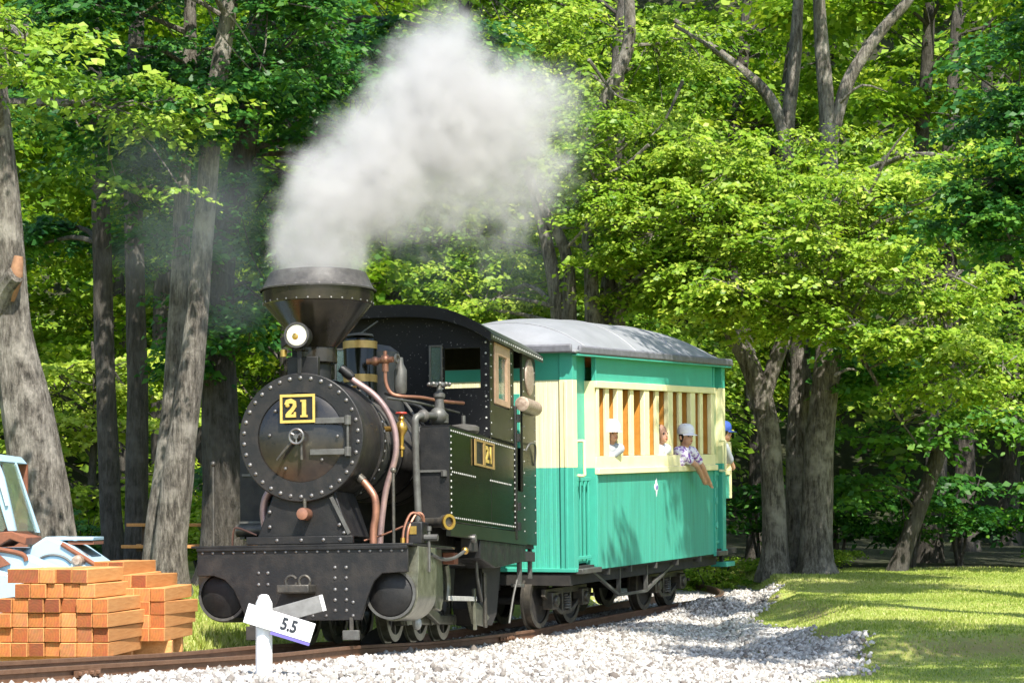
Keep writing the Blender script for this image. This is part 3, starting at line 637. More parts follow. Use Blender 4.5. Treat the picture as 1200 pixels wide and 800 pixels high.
# main frames, wheels and motion
MB().box(-.27,.27,.2,4.6,.35,.84).build('main_frame', MT['dark'], loco)
MB().box(.62,.74,1.33,3.0,.72,1.08).build('motion_plate', MT['black'], loco, .01)
MB().prism([(2.55,.96),(4.6,.96),(4.6,.80),(3.2,.70),(2.55,.78)], 'x', .55, .99).build('ashpan_side', MT['black'], loco, .008)
MB().prism([(3.55,.80),(4.4,.82),(4.15,.25),(3.95,.14),(3.55,.14),(3.4,.3)], 'x', .50, .78).build('ashpan', MT['dark'], loco, .008)
MB().prism([(3.55,.80),(4.4,.82),(4.15,.25),(3.95,.14),(3.55,.14),(3.4,.3)], 'x', -.78, -.50).build('ashpan', MT['dark'], loco, .008)
wm = MB(); wm.ring((0,0,0), (1,0,0), .34, .275, -.035, .035, 40); wm.ring((0,0,0), (1,0,0), .365, .30, -.06, -.034, 40)
def wheel_parts(parent, s):
    # x is outwards
    ty = wm.build('tyre', MT['oily'], parent)
    mb = MB(); mb.cyl((-.05,0,0),(.05,0,0),.075,n=20)
    for q in range(9): a_ = 2*PI*q/9; mb.bar((0,.06*math.cos(a_),.06*math.sin(a_)),(0,.28*math.cos(a_),.28*math.sin(a_)),.035,.045,(1,0,0))
    mb.prism([(.28*math.cos(a_),.28*math.sin(a_)) for a_ in np.linspace(.55,2.59,12)], 'x', -.03, .033)
    mb.build('spokes', MT['steel'], parent)
axy = (1.43, 2.33, 3.24)
for yy in axy:
    MB().cyl((-.4,yy,.34),(.4,yy,.34),.05,n=12).build('axle', MT['iron'], loco)
    for s in (1, -1):
        w = empty('driving_wheel', (s*.415, yy, .345)); w.parent = loco; w.scale = (s, 1, 1); wheel_parts(w, s)
for s in (1, -1):
    X = s*.53
    MB().bar((X,1.38,.20),(X,3.30,.20),.045,.085).build('coupling_rod', MT['oily'], loco, .006)
    for yy in axy: MB().cyl((s*.45,yy,.20),(s*.57,yy,.20),.05,n=14).build('crank_pin', MT['oily'], loco)
    MB().bar((s*.64,1.25,.46),(s*.62,2.33,.205),.05,.10).build('connecting_rod', MT['oily'], loco, .006)
    cr = MB(); cr.box(s*.70-.05,s*.70+.05,1.12,1.38,.37,.52); cr.build('crosshead', MT['iron'], loco, .01)
    for z in (.345,.545): MB().box(s*.72-.03,s*.72+.03,.85,1.95,z-.015,z+.015).build('slide_bar', MT['steel'], loco)
    MB().cyl((s*.70,.86,.445),(s*.70,1.14,.445),.028,n=12).build('piston_rod', MT['rivet'], loco)
    MB().bar((s*.78,.95,.46),(s*.76,1.02,.16),.035,.05,(0,1,0)).build('valve_lever', MT['whiterivet'], loco, .006)
    MB().ball((s*.76,1.02,.17), .06, 12, (.7,1,1)).build('lever_boss', MT['whiterivet'], loco)
    lk = MB(); lk.tube([(s*.70,2.05,.68),(s*.70,1.98,.5),(s*.70,2.05,.30)], .035, 8); lk.tube([(s*.70,2.35,.72),(s*.70,2.42,.55),(s*.70,2.38,.38)], .03, 8); lk.build('expansion_link', MT['oily'], loco)
    MB().prism([(1.65,.86),(1.95,.86),(2.02,.40),(1.92,.28),(1.72,.30)], 'x', min(s*.70,s*.76), max(s*.70,s*.76)).build('valve_gear_plate', MT['oily'], loco, .01)
    MB().bar((s*.82,2.0,.40),(s*.82,3.05,.40),.03,.045).build('radius_rod', MT['whiterivet'] if s > 0 else MT['oily'], loco, .004)
    MB().bar((s*.82,3.02,.10),(s*.82,2.98,.50),.03,.06,(0,1,0)).build('lifting_arm', MT['oily'], loco, .006)
    MB().prism([(2.9,.40),(3.3,.36),(3.75,.22),(3.5,.13),(3.1,.16)], 'x', min(s*.76,s*.80), max(s*.76,s*.80)).build('link_arm', MT['oily'], loco, .006)
    MB().box(s*.80-.06,s*.80+.06,2.05,2.20,.72,.83).build('rocker_box', MT['rust'], loco, .01)
    MB().tube([(s*.90,2.75,.80),(s*.90,2.80,.60),(s*.88,3.05,.38)], .016, 8).build('sand_delivery_pipe', MT['steel'], loco)
    MB().tube([(s*.84,3.35,.66),(s*.84,3.38,.12)], .022, 8, 1).build('drain_tube', MT['iron'], loco)
    MB().tube([(s*.95,4.35,.60),(s*.93,4.25,.42),(s*.92,4.1,.16)], .012, 8).build('injector_pipe', MT['steel'], loco)
    MB().box(s*.94-.05,s*.94+.05,2.15,2.45,.84,1.0).build('injector', MT['dark'], loco, .01)
    MB().cyl((s*.90,2.2,.96),(s*1.03,2.2,.96),.04,n=12).build('injector_cap', MT['rivet'], loco)
# cab
W = 1.0; YF, YR = 2.96, 5.12
def arch(x, zc, ze, w): return zc - (zc - ze) * (abs(x) / w) ** 2.9
for yy, nm in ((YF, 'cab_front_wall'), (YR - .03, 'cab_rear_wall')):
    # wall built from panels round two window openings
    mb = MB(); wx = (.55, .91); z0, z1 = 2.45, 2.84
    top = [(x, arch(x, 3.17, 2.90, 1.0)) for x in np.linspace(1.0, -1.0, 25)]
    mb.prism([(-1.0, z1)] + [(1.0, z1)] + top, 'y', yy, yy + .025)
    if 'rear' in nm: wx = (.0, .85); z0 = 2.0
    mb.box(-1.0, 1.0, yy, yy+.025, 1.975 if nm == 'cab_front_wall' else .97, z0)
    if wx[0]: mb.box(-wx[0], wx[0], yy, yy+.025, z0, z1)
    mb.box(wx[1], 1.0, yy, yy+.025, z0, z1); mb.box(-1.0, -wx[1], yy, yy+.025, z0, z1)
    w_ = mb.build(nm, MT['speck'] if 'front' in nm else MT['dark'], loco)
    rv = MB()
    for z in np.arange(2.05, 2.9, .105): rv.rivet((.965, yy, z), FY, .012); rv.rivet((-.965, yy, z), FY, .012)
    for z in np.arange(2.45, 2.9, .1): rv.rivet((.53, yy, z), FY, .010)
    rv.build('rivets', MT['whiterivet'], w_)
MB().prism([(-1.0,.97),(1.0,.97),(1.0,1.975),(-1.0,1.975)], 'y', 2.99, 3.01).build('cab_bulkhead', MT['dark'], loco)
for s in (1, -1):   # opened spectacle windows
    wf = MB(); x0, x1 = (.41,.545) if s > 0 else (-.545,-.41); y0 = YF - .05
    wf.box(x0,x0+.018,y0-.015,y0+.015,2.47,2.87); wf.box(x1-.018,x1,y0-.015,y0+.015,2.47,2.87); wf.box(x0+.018,x1-.018,y0-.014,y0+.014,2.47,2.488); wf.box(x0+.018,x1-.018,y0-.014,y0+.014,2.852,2.87)
    wo_ = wf.build('spectacle_window', MT['steel'], loco, .004)
    MB().box(x0+.018,x1-.018,y0-.004,y0+.004,2.488,2.852).build('glass', MT['glass'], wo_)
for s in (1, -1):
    xa, xb = (.975, 1.0) if s > 0 else (-1.0, -.975)
    cs = MB(); cs.box(xa,xb,YF+.025,3.16,1.975,2.93); cs.box(xa,xb,3.16,3.84,1.975,2.295); cs.box(xa,xb,3.84,4.05,1.975,2.95)
    cs.box(xa,xb,3.16,3.84,2.915,2.95); cs.box(xa,xb,4.46,YR-.03,.97,2.97); cs.box(xa,xb,4.05,4.46,2.93,2.97); cs.box(xa,xb,4.10,4.46,.97,1.50)
    co = cs.build('cab_side', MT['cabgreen'], loco)
    fm = MB(); xo = s*1.0
    xf0, xf1 = min(xo - s*.02, xo + s*.014), max(xo - s*.02, xo + s*.014)
    fm.box(xf0,xf1,3.17,3.31,2.31,2.91); fm.box(xf0,xf1,3.70,3.83,2.31,2.91); fm.box(xf0,xf1,3.31,3.70,2.31,2.37); fm.box(xf0,xf1,3.31,3.70,2.80,2.91)
    wf_ = fm.build('side_window', MT['wood'], loco, .004)
    MB().box(s*.985-.003, s*.985+.003,3.31,3.70,2.37,2.80).build('glass', MT['glass'], wf_)
    pl = MB(); pl.lathe([(.17,0),(.165,.012),(.14,.02),(.02,.02)], (xo,4.80,2.715), (s,0,0), 32); po_ = pl.build('builder_plate', MT['plate'], loco); 
    for v in po_.data.vertices: v.co.z = 2.715 + (v.co.z - 2.715) * 1.15; v.co.y = 4.80 + (v.co.y - 4.80) * 1.15
    MB().lathe([(.05,0),(.075,.01),(.078,.66),(.05,.67)], (s*1.02,4.34,2.40), (0,1,0), 16).build('arm_rest', MT['plate'], loco)
    MB().box(s*1.0-.04,s*1.0+.012,4.08,4.15,1.0,2.36).build('door_pillar', MT['black'], loco, .008)
    for z in (1.1, 1.3, 2.0, 2.2): MB().cyl((s*1.0,4.2,z),(s*1.0,4.2,z+.08),.035,n=10).build('door_hinge', MT['black'], loco)
    MB().tube([(s*1.01,4.55,1.93),(s*1.04,4.6,2.0),(s*1.04,4.85,2.02),(s*1.03,4.95,1.95),(s*1.01,5.0,1.80)], .012, 8).build('grab_rail', MT['steel'], loco)
    MB().box(s*.93-.02,s*.93+.02,5.05,5.11,.62,.96).build('step_hanger', MT['steel'], loco, .004); st = MB(); st.box(s*.93-.02,s*.93+.02,4.52,4.60,.55,.96); st.box(s*.93-.07,s*.93+.03,4.47,4.66,.53,.56); st.build('cab_step', MT['steel'], loco, .004)
    rv = MB()
    for z in np.arange(1.1,2.85,.12): rv.rivet((xo,4.52,z),(s,0,0),.009); rv.rivet((xo,5.06,z),(s,0,0),.009)
    for z in np.arange(2.0,2.9,.11): rv.rivet((xo,3.03,z),(s,0,0),.009); rv.rivet((xo,3.94,z),(s,0,0),.008)
    rv.build('rivets', MT['whiterivet'], co)
MB().box(-.97,.97,2.99,5.1,.93,.968).build('cab_floor', MT['dark'], loco)
MB().box(-.98,.98,3.9,5.11,.80,.90).build('rear_beam', MT['dark'], loco)
# cab roof
rf = []; xs = np.linspace(-1.055, 1.055, 45)
up = [(x, arch(x, 3.26, 2.965, 1.055)) for x in xs]; dn = [(x, arch(x, 3.165, 2.90, 1.055) ) for x in xs[::-1]]
rfo = MB().prism(up + dn, 'y', 2.80, 5.28).build('cab_roof', MT['roofgreen'], loco, .01)
MB().prism([(x, z + .006) for x, z in up] + [(x, z - .02) for x, z in dn], 'y', 2.78, 2.82).build('roof_front_rim', MT['speck'], rfo)
rv = MB()
for k in range(24):
    for s in (1, -1): rv.rivet((s*1.056, 2.9 + k*.1, 2.935), (s,0,0), .012)
rv.build('rivets', MT['whiterivet'], rfo)
MB().lathe([(.38,2.97),(.36,3.0)], (0,0,ZC-1.0-1.0), (0,1,0), 20).build('backhead', MT['dark'], loco)

for o in bpy.data.objects:
    if o.name.split('.')[0] in ('rivets', 'door_studs'): o['kind'] = 'stuff'
# ------------------------------------------------------------------ passenger coach (x right, y to the rear)
coach = empty('passenger_coach', (-.19, 27.9, -.14)); coach.rotation_mode = 'YXZ'
coach.rotation_euler = (math.radians(1.7), 0, math.radians(-23))
tag(coach, 'short green and cream wooden passenger coach with open windows and grey roof', 'railway coach')
B = .95; L0, L1 = 0.0, 5.15; S0, S1 = .64, 4.74       # side panel runs S0..S1 between the two vestibules
def cbox(name, x0, x1, y0, y1, z0, z1, mat, bevel=.004, parent=None):
    return MB().box(min(x0,x1), max(x0,x1), y0, y1, z0, z1).build(name, MT[mat], parent or coach, bevel)
# end walls
for yy, d in ((L0, 1), (L1 - .04, -1)):
    y0, y1 = (yy, yy + .04)
    ew = MB()
    lw = cbox('end_panel_lower', -.86, .86, y0, y1, .64, 1.748, 'endgreen', 0)
    uw = cbox('end_panel_upper', -.86, .86, y0, y1, 1.748, 2.69, 'endcream', 0)
    tw = cbox('end_panel_top', -.86, .86, y0 - .003, y1 + .003, 2.69, 2.99, 'green', 0)
    for s in (1, -1):
        a0, a1 = (y0 - .025, y0 + .10) if d > 0 else (y1 - .10, y1 + .025)
        cbox('corner_post', s*.80, s*.955, a0, a1, .64, 1.748, 'green'); cbox('corner_post', s*.80, s*.955, a0, a1, 1.748, 2.69, 'cream'); cbox('corner_post', s*.80, s*.955, a0, a1, 2.69, 2.99, 'green')
        cbox('corner_moulding', s*.855, s*.885, a0 - .012, a1 + .012, .66, 1.745, 'green'); cbox('corner_moulding', s*.855, s*.885, a0 - .012, a1 + .012, 1.75, 2.68, 'cream')
    cbox('end_bottom_rail', -.97, .97, y0 - .04 if d > 0 else y0 - .01, y1 + .01 if d > 0 else y1 + .04, .625, .665, 'green')
    # connecting doorway in the end wall
    cbox('end_door', -.33, .33, y0 - .012 if d > 0 else y1, y0 if d > 0 else y1 + .012, .70, 2.55, 'green')
    cbox('end_door_pane', -.24, .24, y0 - .018 if d > 0 else y1 + .012, y0 - .012 if d > 0 else y1 + .018, 1.8, 2.45, 'dark', 0)
# sides
wide = [.70, 1.40, 2.28, 3.10, 3.92, 4.66]
for s in (1, -1):
    xo, xi = s*B, s*(B-.035)
    sp = cbox('side_panel', xi, xo, S0, S1, .625, 1.66, 'sidegreen', 0)
    cbox('side_end_batten', xo - s*.01, xo + s*.022, S0 - .01, S0 + .035, .60, 1.66, 'green'); cbox('side_end_batten', xo - s*.01, xo + s*.022, S1 - .035, S1 + .01, .60, 1.66, 'green')
    for z in (.95, 1.25, 1.45): MB().cyl((xo + s*.03, S1 - .012, z), (xo + s*.03, S1 - .012, z + .08), .018, n=8).build('hinge', MT['green'], coach)
    cbox('window_sill', xi - s*.02, xo + s*.05, S0 - .01, S1 + .01, 1.665, 1.735, 'cream', .008)
    cbox('sill_band', xi, xo + s*.018, S0, S1, 1.735, 1.865, 'cream', .004)
    cbox('window_head', xi, xo + s*.025, S0 - .005, S1 + .005, 2.615, 2.69, 'cream', .006)
    cbox('fascia', xi, xo - s*.004, S0, S1, 2.692, 2.99, 'green', 0)
    cbox('fascia_batten', xo - s*.004, xo + s*.015, S0, S0 + .03, 2.692, 2.96, 'green'); cbox('fascia_batten', xo - s*.004, xo + s*.015, S1 - .03, S1, 2.692, 2.96, 'green')
    for k, y in enumerate(wide):
        w = .085 if k not in (0, 5) else .05
        cbox('inner_window_post', xi - s*.145, xi - s*.012, y - w + (.008 if k else .038), y + w - .008, 1.867, 2.613, 'insidepost', .004)
        cbox('window_post', xi - s*.01, xo + s*.012, y - w + (0 if k else .03), y + w, 1.867, 2.613, 'cream', .006)
        if k < 5:
            ym = (y + wide[k+1]) / 2
            cbox('inner_window_bar', xi - s*.11, xi - s*.007, ym - .047, ym + .047, 1.867, 2.613, 'insidepost', .004)
            cbox('window_bar', xi - s*.005, xi + s*.028, ym - .055, ym + .055, 1.867, 2.613, 'cream', .004)
    # inside lining and far-side posts
    cbox('inner_lining', xi - s*.003, xi - s*.02, S0, S1, .70, 1.86, 'inside', 0)
    # vestibule: recessed door with louvres, step, handrails
    for y0, y1, d in ((L0 + .10, S0 - .012, 1), (S1 + .012, L1 - .10, -1)):
        cbox('vestibule_door', s*(B-.14), s*(B-.115), y0 - .02, y1 + .02, .70, 2.99, 'green', 0)
        cbox('vestibule_door_kick', s*(B-.115), s*(B-.10), y0 + .05, y1 - .05, .72, 1.55, 'sidegreen', .004)
        cbox('vestibule_jamb', s*(B-.115), xo, y1 - .002 if d > 0 else y0 - .012, y1 + .012 if d > 0 else y0 + .002, .66, 1.74, 'green', 0)
        cbox('vestibule_jamb', s*(B-.115), xo, y1 - .002 if d > 0 else y0 - .012, y1 + .012 if d > 0 else y0 + .002, 1.74, 2.69, 'cream', 0)
        gm = MB()
        for q in range(4): yy = y0 + .08 + q * (y1 - y0 - .16) / 3; gm.box(min(s*(B-.06),s*(B-.04)), max(s*(B-.06),s*(B-.04)), yy-.012, yy+.012, .78, 1.60)
        gm.box(min(s*(B-.06),s*(B-.035)), max(s*(B-.06),s*(B-.035)), y0+.03, y1-.03, 1.60, 1.64); gm.box(min(s*(B-.06),s*(B-.035)), max(s*(B-.06),s*(B-.035)), y0+.03, y1-.03, .75, .785)
        gm.build('platform_gate', MT['green'], coach, .003)
        MB().box(min(s*(B-.2),s*(B+.06)), max(s*(B-.2),s*(B+.06)), y0-.02, y1+.03, .60, .655).build('foot_step', MT['steel'], coach, .006)
        for yy in ((y0 + .06,) if d > 0 else (y1 - .05,)):
            hr = MB().tube([(xo-s*.02,yy,2.03),(xo+s*.055,yy,2.03),(xo+s*.06,yy,1.98),(xo+s*.06,yy,1.72),(xo+s*.055,yy,1.66),(xo-s*.02,yy,1.66)], .016, 10, 3).build('grab_handle', MT['cream'], coach)
cbox('floor', -.93, .93, .04, L1 - .04, .60, .68, 'dark', 0)
cbox('partition', -.80, .80, S0 - .05, S0 - .02, .70, 1.8, 'inside', 0); cbox('partition', -.80, .80, S1 + .02, S1 + .05, .70, 1.8, 'inside', 0)
for s in (1, -1):
    cbox('bench_seat', s*.45, s*.90, S0 + .05, S1 - .05, 1.08, 1.13, 'inside', .01); cbox('bench_front', s*.45, s*.48, S0 + .05, S1 - .05, .69, 1.08, 'inside', 0)
# far side: varnished shutters between the posts, seen through the windows
for k in range(5):
    y0, y1 = wide[k] + .09, wide[k+1] - .09
    n_ = 6; dy = (y1 - y0) / n_
    for q in range(n_): cbox('shutter_board', -.905, -.885 + .006*(q % 2), y0 + q*dy + .004, y0 + (q+1)*dy - .004, 1.87, 2.61, 'inside' if q % 2 else 'insidepost', .003)
for k, y in enumerate(wide): cbox('inner_post', -.90, -.84, y - .07, y + .07, 1.2, 2.95, 'insidepost', .006)
cbox('ceiling', -.94, .94, .05, L1 - .05, 2.985, 2.998, 'inside', 0)
# roof with rounded rear and front ends
nu, nv = 40, 44; V = []; F = []
def roof_z(x, y, w):
    e = min(1, abs((y - 2.58) / 2.72)); fall = (1 - e ** 5) ** .55
    return 3.0 + .43 * max(0, (1 - (abs(x) / w) ** 2.4)) * (.02 + .98 * fall)
ys = np.concatenate([np.linspace(-.14,.5,12), np.linspace(.7,4.4,18), np.linspace(4.6,5.30,14)])
xs = 1.03 * np.sin(np.linspace(-PI/2, PI/2, nu + 1))
for y in ys:
    for x in xs: V.append((x, y, roof_z(x, y, 1.03)))
c_ = nu + 1
for i in range(len(ys) - 1):
    for k in range(nu): F.append((i*c_+k, i*c_+k+1, (i+1)*c_+k+1, (i+1)*c_+k))
rm = MB().add(V, F); rfo = rm.build('roof', MT['roof'], coach)
so = rfo.modifiers.new('thick', 'SOLIDIFY'); so.thickness = .03; so.offset = -1
for s in (1, -1):
    cbox('roof_edge', s*1.0, s*1.045, .0, 5.24, 2.965, 3.055, 'roofedge', .02, rfo)
    cbox('gutter', s*.95, s*1.035, -.05, 5.2, 2.945, 2.963, 'green', .004)
cbox('roof_end_edge', -.99, 1.0, -.165, -.12, 2.975, 3.07, 'roofedge', .02, rfo); cbox('roof_end_edge', -.99, 1.0, 5.27, 5.31, 2.965, 3.05, 'roofedge', .02, rfo)
for y in (.35, 1.9, 3.5): MB().tube([(x, y, roof_z(x, y, 1.03) + .002) for x in np.linspace(-1.02, 1.02, 25)], .008, 6, 1).build('roof_seam', MT['roof'], rfo)
# emblem on the side panel
em = MB(); em.lathe([(.055,0),(.05,.008),(.01,.009)], (B, 2.60, 1.49), (1,0,0), 20); em.prism([(2.60-.045,1.49),(2.60,1.38),(2.60+.045,1.49),(2.60,1.60)], 'x', B, B+.006); eo = em.build('emblem', MT['white'], coach)
MB().lathe([(.03,0),(.028,.004)], (B+.009, 2.60, 1.49), (1,0,0), 16).build('emblem_centre', MT['violet'], eo)
# underframe and truss rods
cbox('sole_bar', .74, .86, .1, L1 - .1, .48, .60, 'dark', 0); cbox('sole_bar', -.86, -.74, .1, L1 - .1, .48, .60, 'dark', 0)
for y in (.2, 1.6, 2.5, 3.4, 4.9): cbox('cross_member', -.74, .74, y, y + .1, .46, .60, 'dark', 0)
cbox('buffer_block', -.9, .9, -.02, .06, .48, .60, 'dark', 0)
for s in (1, -1):
    tr = MB()
    for a_, b_ in (((.74,.60),(1.59,.29)), ((1.59,.29),(2.49,.29)), ((2.49,.29),(3.49,.58))): tr.bar((s*.85,a_[0],a_[1]), (s*.85,b_[0],b_[1]), .03, .035, (1,0,0))
    tr.build('truss_rod', MT['steel'], coach)
    for y in (1.59, 2.49): MB().bar((s*.85,y,.28),(s*.85,y,.60),.03,.045,(1,0,0)).build('queen_post', MT['steel'], coach)
    for y in (1.05, 1.75, 2.6, 3.35, 4.2): MB().box(min(s*.86,s*.945),max(s*.86,s*.945),y,y+.03,.55,.623).build('side_bracket', MT['steel'], coach)
# bogies
cw = MB(); cw.ring((0,0,0), (1,0,0), .30, .245, -.04, .04, 36); cw.ring((0,0,0), (1,0,0), .33, .26, -.06, -.036, 36)
cwm = cw.mesh('tyre'); cwm.materials.append(MT['iron'])
cd = MB(); cd.lathe([(.06,.05),(.10,.03),(.2,.005),(.25,.02)], (0,0,0), (1,0,0), 32, cap=True); cd.cyl((-.03,0,0),(.09,0,0),.06,n=16); cdm = cd.mesh('wheel_disc'); cdm.materials.append(MT['dark'])
for yc in (.66, 3.97):
    bg_ = MB(); bg_.box(-.45,.45,yc-.08,yc+.08,.30,.42); bg_.build('bogie_bolster', MT['dark'], coach)
    for s in (1, -1):
        fm = MB(); fm.bar((s*.56,yc-.62,.40),(s*.56,yc+.62,.40),.05,.07); fm.bar((s*.56,yc-.62,.38),(s*.56,yc-.16,.16),.05,.05); fm.bar((s*.56,yc-.16,.16),(s*.56,yc+.16,.16),.05,.05); fm.bar((s*.56,yc+.16,.16),(s*.56,yc+.62,.38),.05,.05); fm.box(s*.56-.03,s*.56+.03,yc-.14,yc-.10,.16,.40); fm.box(s*.56-.03,s*.56+.03,yc+.10,yc+.14,.16,.40)
        bo_ = fm.build('bogie_side_frame', MT['iron'], coach, .006)
        spm = MB(); spm.tube([(s*.57+.05*math.cos(q), yc+.05*math.sin(q), .18+.17*q/37) for q in np.linspace(0, 37, 110)], .013, 6, 1); spm.build('spring', MT['steel'], bo_)
        for dy in (-.45, .45):
            ab = MB(); ab.box(s*.56-.05,s*.56+.08,yc+dy-.09,yc+dy+.09,.21,.40); ab.lathe([(.07,0),(.06,.05)], (s*.62,yc+dy,.30), (s,0,0), 16); ab.build('axle_box', MT['iron'], bo_, .012)
            w = empty('wheel', (s*.415, yc+dy, .30)); w.parent = coach; w.scale = (s,1,1); link('tyre', cwm, w); link('wheel_disc', cdm, w)
    for dy in (-.45, .45): MB().cyl((-.4,yc+dy,.30),(.4,yc+dy,.30),.045,n=10).build('axle', MT['dark'], coach)
    MB().tube([(-.56,yc+.9,.30),(.0,yc+.95,.27),(.56,yc+.9,.30)], .02, 8).build('brake_beam', MT['iron'], coach)
# open rear platform with its gate
cbox('rear_platform', -.9, .9, L1 + .05, L1 + .62, .60, .665, 'dark', 0)
for s in (1, -1):
    cbox('platform_rail', s*.84, s*.90, L1 + .05, L1 + .42, 1.60, 1.66, 'cream', .006); cbox('platform_rail_post', s*.84, s*.90, L1 + .38, L1 + .44, 1.30, 2.02, 'cream', .006); cbox('platform_rail', s*.84, s*.90, L1 + .05, L1 + .44, 1.97, 2.02, 'cream', .006)
    cbox('platform_side', s*.855, s*.885, L1 + .05, L1 + .42, 1.30, 1.60, 'green', .004); cbox('platform_step', s*.72, s*.93, L1 + .1, L1 + .45, .44, .50, 'green', .006)
    cbox('platform_hanger', s*.80, s*.84, L1 + .2, L1 + .25, .50, .60, 'dark', 0)
MB().box(-.08,.08,-.62,.0,.42,.50).build('drawbar', MT['iron'], coach, .01)
MB().tube([(-.25,-.5,.56),(-.25,-.25,.38),(-.25,.0,.55)], .02, 8).build('brake_hose', MT['rubber'], coach)
# ------------------------------------------------------------------ gradient post by the track
# white post with two tilted arms
Y_ = 17.6; sg = tag(empty('gradient_post', (-1.705, Y_, -.30)), 'white wooden gradient post with tilted arm reading 5.5 before the track', 'sign post')
def sX(px): return (px - 600) / 3000 * Y_ + 1.705
def sZ(py): return 1.036 + (610 - py) * Y_ / 3000 + .30
pm = MB(); rr = .058
pm.lathe([(rr,0),(rr,sZ(706)),(rr*.55,sZ(697)),(rr*.3,sZ(696))], (0,0,0), (0,0,1), 8); post = pm.build('post', MT['white'], sg, .004)
def arm(px0, py0, px1, py1, dz, th, y, yaw, name, mat):
    a_ = Vector((sX(px0), 0, sZ(py0))); b_ = Vector((sX(px1), 0, sZ(py1))); d = b_ - a_; ln = d.length
    mb = MB(); mb.box(0, ln, -.014, .014, -dz, 0); o = mb.build(name, mat, sg, .003); o.location = (a_.x, y, a_.z)
    o.rotation_euler = (0, -math.atan2(d.z, d.x), yaw); return o, ln
ao, ln = arm(293, 706, 371, 730, .135, .03, -.075, 0, 'arm', MT['white'])
text_part('5.5', .115, .002, .004, MT['ink'], ao, (ln - .17, -.0155, -.066), (PI/2, 0, 0), 'lettering', .82)
MB().box(.20, ln, -.012, .012, -.158, -.137).build('arm_painted_shade', MT['violet'], ao)  # violet strip colours in the shaded underside of the front arm
a2, ln2 = arm(306, 716, 376, 697, .112, .03, .075, math.radians(-12), 'arm', MT['armshade']); a2['label'] = 'white rear arm, its shaded face coloured grey, with a white end'
MB().box(ln2, ln2 + .018, -.016, .016, -.112, .0).build('arm_end', MT['white'], a2)
# ------------------------------------------------------------------ stacks of sawn beams
m, t, b, o = nodes('sawn_beam_face'); oi = t.nodes.new('ShaderNodeObjectInfo')
tc = t.nodes.new('ShaderNodeTexCoord'); mp = t.nodes.new('ShaderNodeMapping'); mp.inputs['Scale'].default_value = (9, .8, 9); t.links.new(tc.outputs['Object'], mp.inputs[0])
n = noise(t, 5, 6, .6, vec=mp.outputs[0]); r = ramp(t, n.outputs[0], [(.3, (.47,.21,.065)), (.7, (.60,.32,.12))]); r2 = ramp(t, oi.outputs['Random'], [(0, (.82,.72,.62)), (1, (1.12,1.08,1.0))])
mm = mixc(t, 1, r.outputs[0], r2.outputs[0], 'MULTIPLY'); t.links.new(mm, b.inputs['Base Color']); b.inputs['Roughness'].default_value = .75; bump(t, b, n.outputs[0], .3, .01); MT['beam'] = m
m, t, b, o = nodes('sawn_beam_end'); oi = t.nodes.new('ShaderNodeObjectInfo')
tc = t.nodes.new('ShaderNodeTexCoord'); w_ = t.nodes.new('ShaderNodeTexWave'); w_.wave_type = 'RINGS'; w_.rings_direction = 'Y'; w_.inputs['Scale'].default_value = 14; w_.inputs['Distortion'].default_value = 3
ad = t.nodes.new('ShaderNodeVectorMath'); ad.operation = 'ADD'; t.links.new(tc.outputs['Object'], ad.inputs[0])
cm = t.nodes.new('ShaderNodeVectorMath'); cm.operation = 'MULTIPLY'; cb = t.nodes.new('ShaderNodeCombineXYZ'); t.links.new(oi.outputs['Random'], cb.inputs[0]); t.links.new(oi.outputs['Random'], cb.inputs[2]); t.links.new(cb.outputs[0], cm.inputs[0]); cm.inputs[1].default_value = (.2, 0, -.13); t.links.new(cm.outputs[0], ad.inputs[1]); t.links.new(ad.outputs[0], w_.inputs[0])
r2 = ramp(t, oi.outputs['Random'], [(0, (.15,.035,.012)), (.3, (.30,.085,.02)), (.6, (.38,.125,.03)), (.85, (.47,.20,.065)), (1, (.20,.05,.018))])
rw = ramp(t, w_.outputs[0], [(0, (.78,.74,.7)), (1, (1.05,1.05,1.05))]); mm = mixc(t, .6, r2.outputs[0], rw.outputs[0], 'MULTIPLY')
n = noise(t, 18, 5); mm = mixc(t, .5, mm, n.outputs[1], 'OVERLAY'); t.links.new(mm, b.inputs['Base Color']); b.inputs['Roughness'].default_value = .85; bump(t, b, n.outputs[0], .5, .01); MT['beamend'] = m
def beam_mesh(w, h, l):
    import bmesh
    me = MB().box(-w/2, w/2, 0, l, 0, h).mesh('sawn_timber'); bm = bmesh.new(); bm.from_mesh(me)
    bmesh.ops.bevel(bm, geom=list(bm.edges), offset=.004, segments=1, affect='EDGES'); bm.to_mesh(me); bm.free()
    me.materials.append(MT['beam']); me.materials.append(MT['beamend'])
    for p in me.polygons: p.material_index = 1 if abs(p.normal.y) > .9 else 0; p.use_smooth = False
    return me
BW_, BH_ = .1265, .1148; bmA = beam_mesh(BW_ - .006, BH_ - .006, 1.2); bmW = beam_mesh(BW_*2 - .003, BH_ - .004, 1.2)
YAW = math.radians(-5); ORD = ['rightmost', 'second from right', 'third from right', 'fourth from right', 'fifth from right', 'sixth from right', 'leftmost visible']
ROWS = ['bottom', 'second', 'third', 'fourth', 'fifth', 'top']
def put_beam(me, x, y, z, yaw, label, group):
    o = link('sawn_timber', me); o.location = (x, y, z); o.rotation_euler = (random.gauss(0,.004), random.gauss(0,.008), yaw + random.gauss(0,.010)); return tag(o, label, 'timber beam', group)
